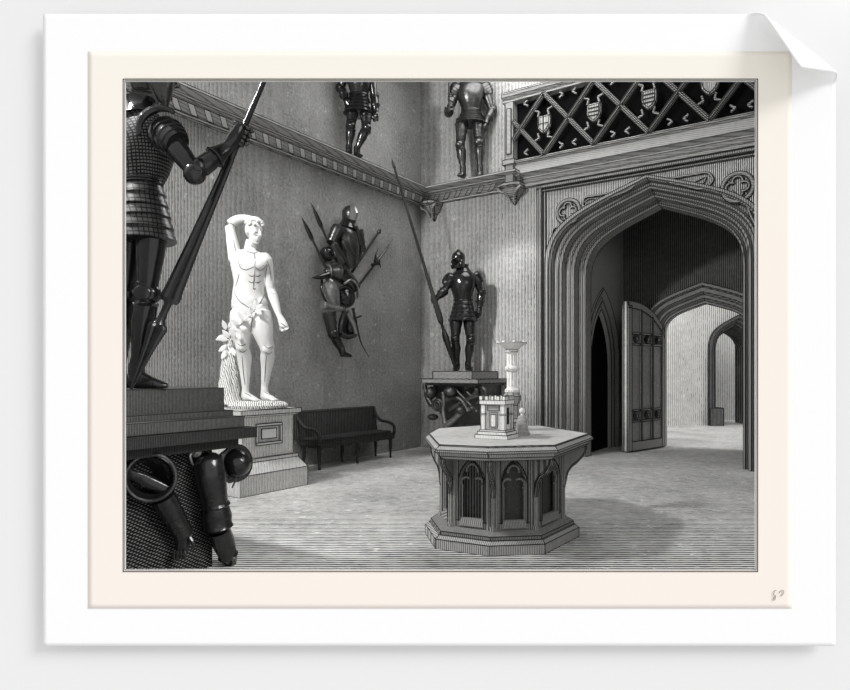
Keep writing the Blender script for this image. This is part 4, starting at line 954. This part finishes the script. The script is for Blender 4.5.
bm = BM(); sweep(bm, [pp(.19), pp(.22), pp(.24)], [.028, .022, .045], n=12); obj('grip', bm, 'steel_dk', pk, smooth=True)
bm = BM(); sweep(bm, [pp(.24), pp(.27), pp(.36), pp(.5), pp(.96)], [.042, .046, .032, .022, .015], n=12); obj('shaft', bm, 'dark_wood', pk, smooth=True)
bm = BM(); sweep(bm, [pp(.955), pp(.965), pp(1)], [.020, .024, .002], n=10); obj('spearhead', bm, 'steel_dk', pk, smooth=True)

# ================================================================== ARMOURS ON THE LEDGE
def L1(px, py): return on_a(px, py, .27)
z0 = 4.102
c = on_z(361, 155, z0) if False else L1(359, 155)
dl = L1(359, 155).y
r3 = thing('suit_of_armour', 'dim suit of armour on the ledge of the left wall, cut by the top edge', 'armour', (L1(359, 155).x, dl, z0))
def l(px, py, o=0): return at(px, py, dl+o)
J = dict(waist=l(359, 96), neck=l(358, 64), hip=l(359, 106), head=l(358, 52), face=(.5, -.85, 0),
         shR=l(346, 72, -.03), elR=l(341, 88, 0), wrR=l(346, 100, -.1), grR=l(349, 104, -.12), shL=l(371, 72), elL=l(374, 96, .03), wrL=l(376, 112, 0), grL=l(376, 118, 0),
         hpR=l(353, 106), knR=l(351, 126, -.03), anR=l(349, 147), toR=l(350, 153, -.10), hpL=l(366, 106), knL=l(366, 128, -.03), anL=l(357, 149, .0), toL=l(361, 155, -.10))
for q_ in ('toR', 'toL'): J[q_].z = z0+.002
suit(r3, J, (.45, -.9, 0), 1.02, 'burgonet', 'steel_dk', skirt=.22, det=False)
db = on_y(472, 175, -.26).y
r4 = thing('suit_of_armour', 'suit of armour with hand raised to a staff on the back wall ledge', 'armour', (at(471, 178, db).x, db, z0))
def l(px, py, o=0): return at(px, py, db+o)
J = dict(waist=l(471, 112), neck=l(470, 80), hip=l(470, 122), head=l(470, 66), face=(-.2, -.97, 0),
         shR=l(457, 89, -.02), elR=l(450, 103, -.02), wrR=l(450.5, 100, -.1), grR=l(449, 96, -.12), shL=l(484, 88), elL=l(492, 110, .02), wrL=l(486, 124, -.05), grL=l(483, 128, -.08),
         hpR=l(462, 120), knR=l(460.5, 145, -.03), anR=l(463, 169), toR=l(459, 176, -.08), hpL=l(478, 120), knL=l(479, 143, -.03), anL=l(480, 167, .0), toL=l(477, 174, -.08))
J['wrR'] = l(451, 107, -.12); J['elR'] = l(449, 112, -.0); J['grR'] = l(450, 98, -.13)
for q_ in ('toR', 'toL'): J[q_].z = z0+.002
suit(r4, J, (-.15, -.98, 0), 1.12, 'burgonet', 'steel', skirt=.14, det=False)
bm = BM(); sweep(bm, [l(449.2, 112, -.14), l(449, 96, -.14), l(448.5, 60, -.14)], [.016, .014, .012], n=8)
sf = obj('staff', bm, 'dark_wood', smooth=True); tag(sf, 'thin staff held upright by the armour on the back wall ledge', 'staff')

# ================================================================== OCTAGONAL TABLE
TC = Vector((.62, 4.83, 0))
TT = [(.035, 4.97), (.095, 4.20), (.405, 4.08), (.845, 4.17), (1.27, 4.97), (1.02, 5.72), (.50, 5.74), (.12, 5.45)]
TB = [(.003, 4.80), (.071, 4.37), (.42, 4.19), (.795, 4.24), (1.13, 4.70), (1.05, 5.25), (.68, 5.50), (.20, 5.35)]
def sc(poly, s_, c=(.60, 4.85)): return [(c[0]+(x-c[0])*s_, c[1]+(y-c[1])*s_) for x, y in poly]
tb = thing('octagonal_table', 'carved octagonal table with traceried arched sides in the middle of the hall', 'table', (.6, 4.85, 0))
bm = BM(); prism(bm, TT, .722, .73); obj('tabletop', bm, 'table_top', tb, ink=0.0032)
bm = BM(); prism(bm, sc(TT, 1.055), .70, .722, sc(TT, 1.005)); prism(bm, sc(TT, 1.055), .685, .6995); prism(bm, sc(TT, 1.00), .655, .6845); prism(bm, sc(TT, .95), .632, .6545, sc(TT, 1.0))
obj('moulded_edge', bm, 'table_edge', tb, ink=.0032)
bm = BM(); prism(bm, TB, 0, .066); prism(bm, TB, .0665, .088, sc(TB, .95)); obj('plinth_step', bm, 'table_edge', tb, ink=.0032)
bm = BM(); prism(bm, sc(TB, .93), .0885, .112); prism(bm, sc(TB, .93), .1125, .135, sc(TB, .80)); obj('upper_plinth_step', bm, 'table', tb, ink=.0032)
BP = sc(TB, .79)
bm = BM(); prism(bm, sc(TB, .68), .12, .62); obj('core', bm, 'slab', tb)
n8 = 8
for i in range(n8):
    a = Vector((*BP[i], 0)); b_ = Vector((*BP[(i+1) % 8], 0)); e = b_-a; L_ = e.length; e.normalize(); out = e.cross(ZV); 
    if out.dot(a-TC) < 0: out = -out
    hw = L_/2-.034; cm = L_/2
    f = lambda x, z, d: a+e*x+out*d+ZV*z
    zb, zs, za, zt = .13, .44, .615, .64
    bm = BM()
    op = arch_pts(cm, hw*.82, zs, za, zb+.05, 8, kind='lancet')
    wall_with_arch(bm, .0, L_, zt, op, lambda x, z: f(x, z, 0)); face(bm, [f(0, zb-.02, 0), f(L_, zb-.02, 0), f(L_, zb+.05, 0), f(0, zb+.05, 0)])
    loft_arches(bm, [(arch_pts(cm, hw*s_, zs, za-(.82-s_)*.12, zb+.05, 8, kind='lancet'), d) for s_, d in ((.82, 0), (.80, .012), (.76, .012), (.72, -.0), (.70, -.04))], lambda x, z, d: f(x, z, d))
    ap = obj('arched_panel', bm, 'table', tb, ink=0.0032)
    # trefoil cusps and sill
    bm = BM()
    for cx_, cz, rr, a0_, a1_ in ((cm, za-.085, hw*.34, -.3, PI+.3), (cm-hw*.36, zs+.0, hw*.32, .9, PI+.9), (cm+hw*.36, zs+.0, hw*.32, -.9, PI-.9)):
        pts = [f(cx_+rr*math.cos(t_), cz+rr*math.sin(t_), -.015) for t_ in [a0_+(a1_-a0_)*j/10 for j in range(11)]]
        sweep(bm, pts, [.008]*11, n=6)
    pts = [f(cm-hw*.62, zb+.06, -.012), f(cm-hw*.62, zs-.01, -.012)]; sweep(bm, pts, [.007]*2, n=6)
    pts = [f(cm+hw*.62, zb+.06, -.012), f(cm+hw*.62, zs-.01, -.012)]; sweep(bm, pts, [.007]*2, n=6)
    v = [f(cm-hw*.75, zb+.02, .02), f(cm+hw*.75, zb+.02, .02), f(cm+hw*.7, zb+.07, .0), f(cm-hw*.7, zb+.07, .0), f(cm-hw*.75, zb+.02, -.03), f(cm+hw*.75, zb+.02, -.03), f(cm+hw*.7, zb+.07, -.03), f(cm-hw*.7, zb+.07, -.03)]
    vv = [bm.verts.new(p) for p in v]
    for q_ in ((0, 1, 2, 3), (0, 1, 5, 4), (3, 2, 6, 7), (0, 3, 7, 4), (1, 2, 6, 5)): bm.faces.new([vv[j] for j in q_])
    obj('tracery', bm, 'table', ap)
    # corner post and ogee bracket
    bm = BM(); od = (a-TC); od.z = 0; od.normalize()
    for o_, r_ in ((.0, .018),): lathe(bm, (a.x+od.x*o_, a.y+od.y*o_, 0), [(.026, .12), (.026, .15), (r_, .16), (r_, .61), (.024, .64)], 12)
    for s_ in (-1, 1):
        p_ = a + (e*.028 if s_ > 0 else (Vector((*BP[i-1], 0))-a).normalized()*.028); lathe(bm, (p_.x, p_.y, 0), [(.012, .13), (.012, .64)], 8)
    obj('corner_post', bm, 'table', tb, smooth=True)
    bm = BM(); tv = Vector((*sc(TT, .965)[i], 0)); dd = tv-a; ww = Vector((-dd.y, dd.x, 0)).normalized()*.014
    prf = [(0, .36), (.06, .41), (.12, .46), (.30, .505), (.55, .53), (.78, .565), (.90, .60), (.95, .635)]
    top_ = [(t_, .63) for t_, z in prf]
    for s_ in (-1, 1): pass
    vs = [[bm.verts.new(a+dd*t_+ww*s_+ZV*z) for s_ in (-1, 1)] for t_, z in prf]; vt = [[bm.verts.new(a+dd*t_*.999+ww*s_+ZV*.632) for s_ in (-1, 1)] for t_, z in prf]
    for j in range(len(prf)-1):
        bm.faces.new((vs[j][0], vs[j][1], vs[j+1][1], vs[j+1][0])); bm.faces.new((vs[j][0], vs[j+1][0], vt[j+1][0], vt[j][0])); bm.faces.new((vs[j][1], vt[j][1], vt[j+1][1], vs[j+1][1])); bm.faces.new((vt[j][0], vt[j+1][0], vt[j+1][1], vt[j][1]))
    sweep(bm, [a+dd*t_+ZV*z for t_, z in prf], [.017]*len(prf), n=8)
    obj('ogee_bracket', bm, 'table', tb, ink=0.0032)

# ================================================================== THINGS ON THE TABLE
cp = on_z(492, 438, .73); ang = math.radians(-4)
ca = thing('castle_tower_model', 'pale carved model of a battlemented castle tower on the octagonal table', 'castle model', (.522, 4.647, .73), math.radians(-29))
CMt = ca.matrix_basis
def cbx(bm, x0, x1, y0, y1, z0, z1): box(bm, x0, x1, y0, y1, z0, z1, CMt)
bm = BM(); cbx(bm, -.125, .125, -.11, .11, 0, .028); cbx(bm, -.112, .112, -.097, .097, .028, .05); cbx(bm, -.10, .10, -.085, .085, .05, .062); obj('stepped_base', bm, 'ivory', ca, bevel=.003, ink=0.0022)
bm = BM(); cbx(bm, -.075, .075, -.062, .062, .062, .262); obj('tower', bm, 'ivory', ca, ink=0.0022)
for sx in (-1, 1):
    for sy in (-1, 1):
        bm = BM(); cbx(bm, sx*.075-.018, sx*.075+.018, sy*.062-.018, sy*.062+.018, .062, .245); cbx(bm, sx*.075-.021, sx*.075+.021, sy*.062-.021, sy*.062+.021, .17, .178); obj('corner_buttress', bm, 'ivory', ca, bevel=.002, ink=0.0022)
bm = BM(); cbx(bm, -.10, .10, -.088, .088, .245, .275); pr_ = obj('parapet', bm, 'ivory', ca, ink=0.0022)
for i in range(5):
    for sy in (-1, 1):
        bm = BM(); x = -.088+i*.044; cbx(bm, x-.012, x+.012, sy*.082-.008, sy*.082+.008, .275, .305); obj('merlon', bm, 'ivory', pr_, ink=0.0022)
for i in range(3):
    for sx in (-1, 1):
        bm = BM(); y = -.042+i*.042; cbx(bm, sx*.092-.008, sx*.092+.008, y-.011, y+.011, .275, .305); obj('merlon', bm, 'ivory', pr_, ink=0.0022)
bm = BM(); cbx(bm, -.032, .032, -.068, -.06, .075, .185); dw_ = obj('doorway', bm, 'ivory_dk', ca, ink=0.0022)
bm = BM(); cbx(bm, -.020, .020, -.071, -.066, .085, .172); obj('door_panel', bm, 'ivory', dw_, ink=0.0022)
bm = BM(); cbx(bm, -.045, .045, -.069, -.06, .20, .235); obj('tablet', bm, 'ivory_dk', ca, ink=0.0022)
bm = BM(); cbx(bm, .073, .080, -.018, .018, .10, .22); cbx(bm, .073, .079, .028, .038, .10, .22); obj('side_slit', bm, 'ink', ca)
dcn = 5.25
cn = thing('column_candlestick', 'tall pale fluted column with a flared crown behind the castle model', 'candlestick', (at(512, 400, dcn).x, dcn, .73))
cx_, cy_ = cn.location.x, cn.location.y
def zz(py): return H-(py-HY)/F*dcn
bm = BM(); lathe(bm, (cx_, cy_, 0), [(.10, .73), (.10, .76), (.085, .775), (.085, .80), (.06, .83), (.05, zz(405)), (.072, zz(400)), (.075, zz(396)), (.055, zz(392))], 8); obj('foot', bm, 'ivory_dk', cn, ink=0.0025)
bm = BM()
def flut(z0_, z1_, r_): rings(bm, [[Vector((cx_+math.cos(2*PI*k/24)*r_*(1.06 if k % 2 else .9), cy_+math.sin(2*PI*k/24)*r_*(1.06 if k % 2 else .9), z)) for k in range(24)] for z in (z0_, z1_)])
flut(zz(392), zz(371), .040); flut(zz(366), zz(352), .040); obj('fluted_shaft', bm, 'ivory', cn)
bm = BM(); lathe(bm, (cx_, cy_, 0), [(.04, zz(371.5)), (.05, zz(371)), (.062, zz(369)), (.062, zz(368)), (.05, zz(366)), (.04, zz(365.5))], 20); obj('ring', bm, 'ivory', cn, smooth=True); bm = BM(); lathe(bm, (cx_, cy_, 0), [(.04, zz(393)), (.06, zz(392)), (.062, zz(390)), (.045, zz(388)), (.04, zz(387))], 20); obj('ring', bm, 'ivory', cn, smooth=True)
bm = BM(); lathe(bm, (cx_, cy_, 0), [(.04, zz(352.5)), (.055, zz(352)), (.052, zz(349.5)), (.065, zz(348)), (.085, zz(346)), (.115, zz(343.6)), (.125, zz(343.2)), (.118, zz(342.2)), (.08, zz(344)), (.02, zz(345))], 16); cw_ = obj('crown', bm, 'ivory', cn, ink=0.0025)
for k in range(8):
    bm = BM(); a = 2*PI*k/8; ell(bm, (cx_+.112*math.cos(a), cy_+.112*math.sin(a), zz(342.4)), (.013, .013, .012), None, 8, 6); obj('crown_point', bm, 'ivory', cw_, smooth=True)
dbl = 4.86; bx = at(522, 430, dbl).x
bl = thing('hand_bell', 'small grey bell-shaped ornament with a ball top right of the castle model', 'bell', (bx, dbl, .73))
bm = BM(); lathe(bm, (bx, dbl, .73), [(.062, 0), (.062, .012), (.05, .03), (.04, .10), (.03, .14), (.014, .15)], 20); obj('skirt', bm, 'ivory_dk', bl, smooth=True)
bm = BM(); lathe(bm, (bx, dbl, .88), [(.012, -.01), (.010, .01), (.02, .02), (.024, .035), (.016, .05), (.004, .056)], 14); obj('knob', bm, 'ivory', bl, smooth=True)

# ================================================================== THE PRINT SHEET
ps = thing('print_sheet', 'large white print sheet with a curled top right corner, hall seen through it', 'print', (0, YS, H))
RC, TM = 6.0, math.radians(146)
ld = Vector((73, 58)).normalized(); lnm = Vector((ld.y, -ld.x))      # towards the corner (sheet units, y down)
lo = Vector((762, 14)) - lnm*(RC*1.98)
def curl(px, py, lift=0.0):
    s_ = (Vector((px, py))-lo).dot(lnm); h_ = lift; x, y = px, py
    if s_ > 0:
        al = (Vector((px, py))-lo).dot(ld); th = min(s_/RC, TM); tail = max(0, s_-RC*TM)
        p_ = RC*math.sin(th)+tail*math.cos(th)-math.sin(th)*lift; h_ = RC*(1-math.cos(th))+tail*math.sin(th)+math.cos(th)*lift
        v = lo+ld*al+lnm*p_; x, y = v.x, v.y
    u = YS/F
    return Vector(((x-CX)*u, YS-h_*u, H-(y-HY)*u))
def sheetmesh(x0, x1, y0, y1, hole, step, lift):
    xs = sorted(set([x0+(x1-x0)*i/round((x1-x0)/step) for i in range(round((x1-x0)/step)+1)]+[hole[0], hole[1]]))
    ys = sorted(set([y0+(y1-y0)*i/round((y1-y0)/step) for i in range(round((y1-y0)/step)+1)]+[hole[2], hole[3]]))
    bm = BM(); g = {}
    def v(i, j):
        if (i, j) not in g: g[i, j] = bm.verts.new(curl(xs[i], ys[j], lift))
        return g[i, j]
    for i in range(len(xs)-1):
        for j in range(len(ys)-1):
            if xs[i] >= hole[0]-.01 and xs[i+1] <= hole[1]+.01 and ys[j] >= hole[2]-.01 and ys[j+1] <= hole[3]+.01: continue
            bm.faces.new((v(i, j), v(i, j+1), v(i+1, j+1), v(i+1, j)))
    return bm
HOLE = (125.6, 755.2, 81.5, 569.3)
o = obj('white_border', sheetmesh(43, 835.5, 14, 646, HOLE, 4, 0), 'white', ps, smooth=True, recalc=False)
o.modifiers.new('t', 'SOLIDIFY').thickness = .004
o = obj('cream_paper', sheetmesh(88.3, 791.5, 51.8, 608.3, HOLE, 5, .5), 'cream', ps, smooth=True, recalc=False)
o.modifiers.new('t', 'SOLIDIFY').thickness = .001
def strip(bm, x0, x1, y0, y1, lift=.8):
    v = [sh(x0, y0), sh(x1, y0), sh(x1, y1), sh(x0, y1)]
    for q_ in v: q_.y = YS-lift*YS/F
    face(bm, v)
bm = BM()
HX0, HX1, HY0, HY1 = HOLE
for (o0, o1) in ((0, .7), (1.6, 2.5)):
    strip(bm, HX0-o1, HX1+o1, HY0-o1, HY0-o0); strip(bm, HX0-o1, HX1+o1, HY1+o0, HY1+o1); strip(bm, HX0-o1, HX0-o0, HY0-o0, HY1+o0); strip(bm, HX1+o0, HX1+o1, HY0-o0, HY1+o0)
o = obj('printed_border_line', bm, 'ink', ps)
bm = BM()
def pen(pts, r=.0016):
    pp_ = smoothpath([sh(x, y)-Vector((0, .006, 0)) for x, y in pts], 5); sweep(bm, pp_, [r]*len(pp_), n=5)
pen([(776, 590.2), (774, 590.5), (773, 594), (774.6, 595), (774.8, 597), (773.5, 600), (773, 598), (775, 595.5)])
pen([(778.6, 592.5), (780.5, 590.5), (783, 590.5), (782.5, 593), (780, 596)])
obj('pencil_mark', bm, 'pencil', ps)
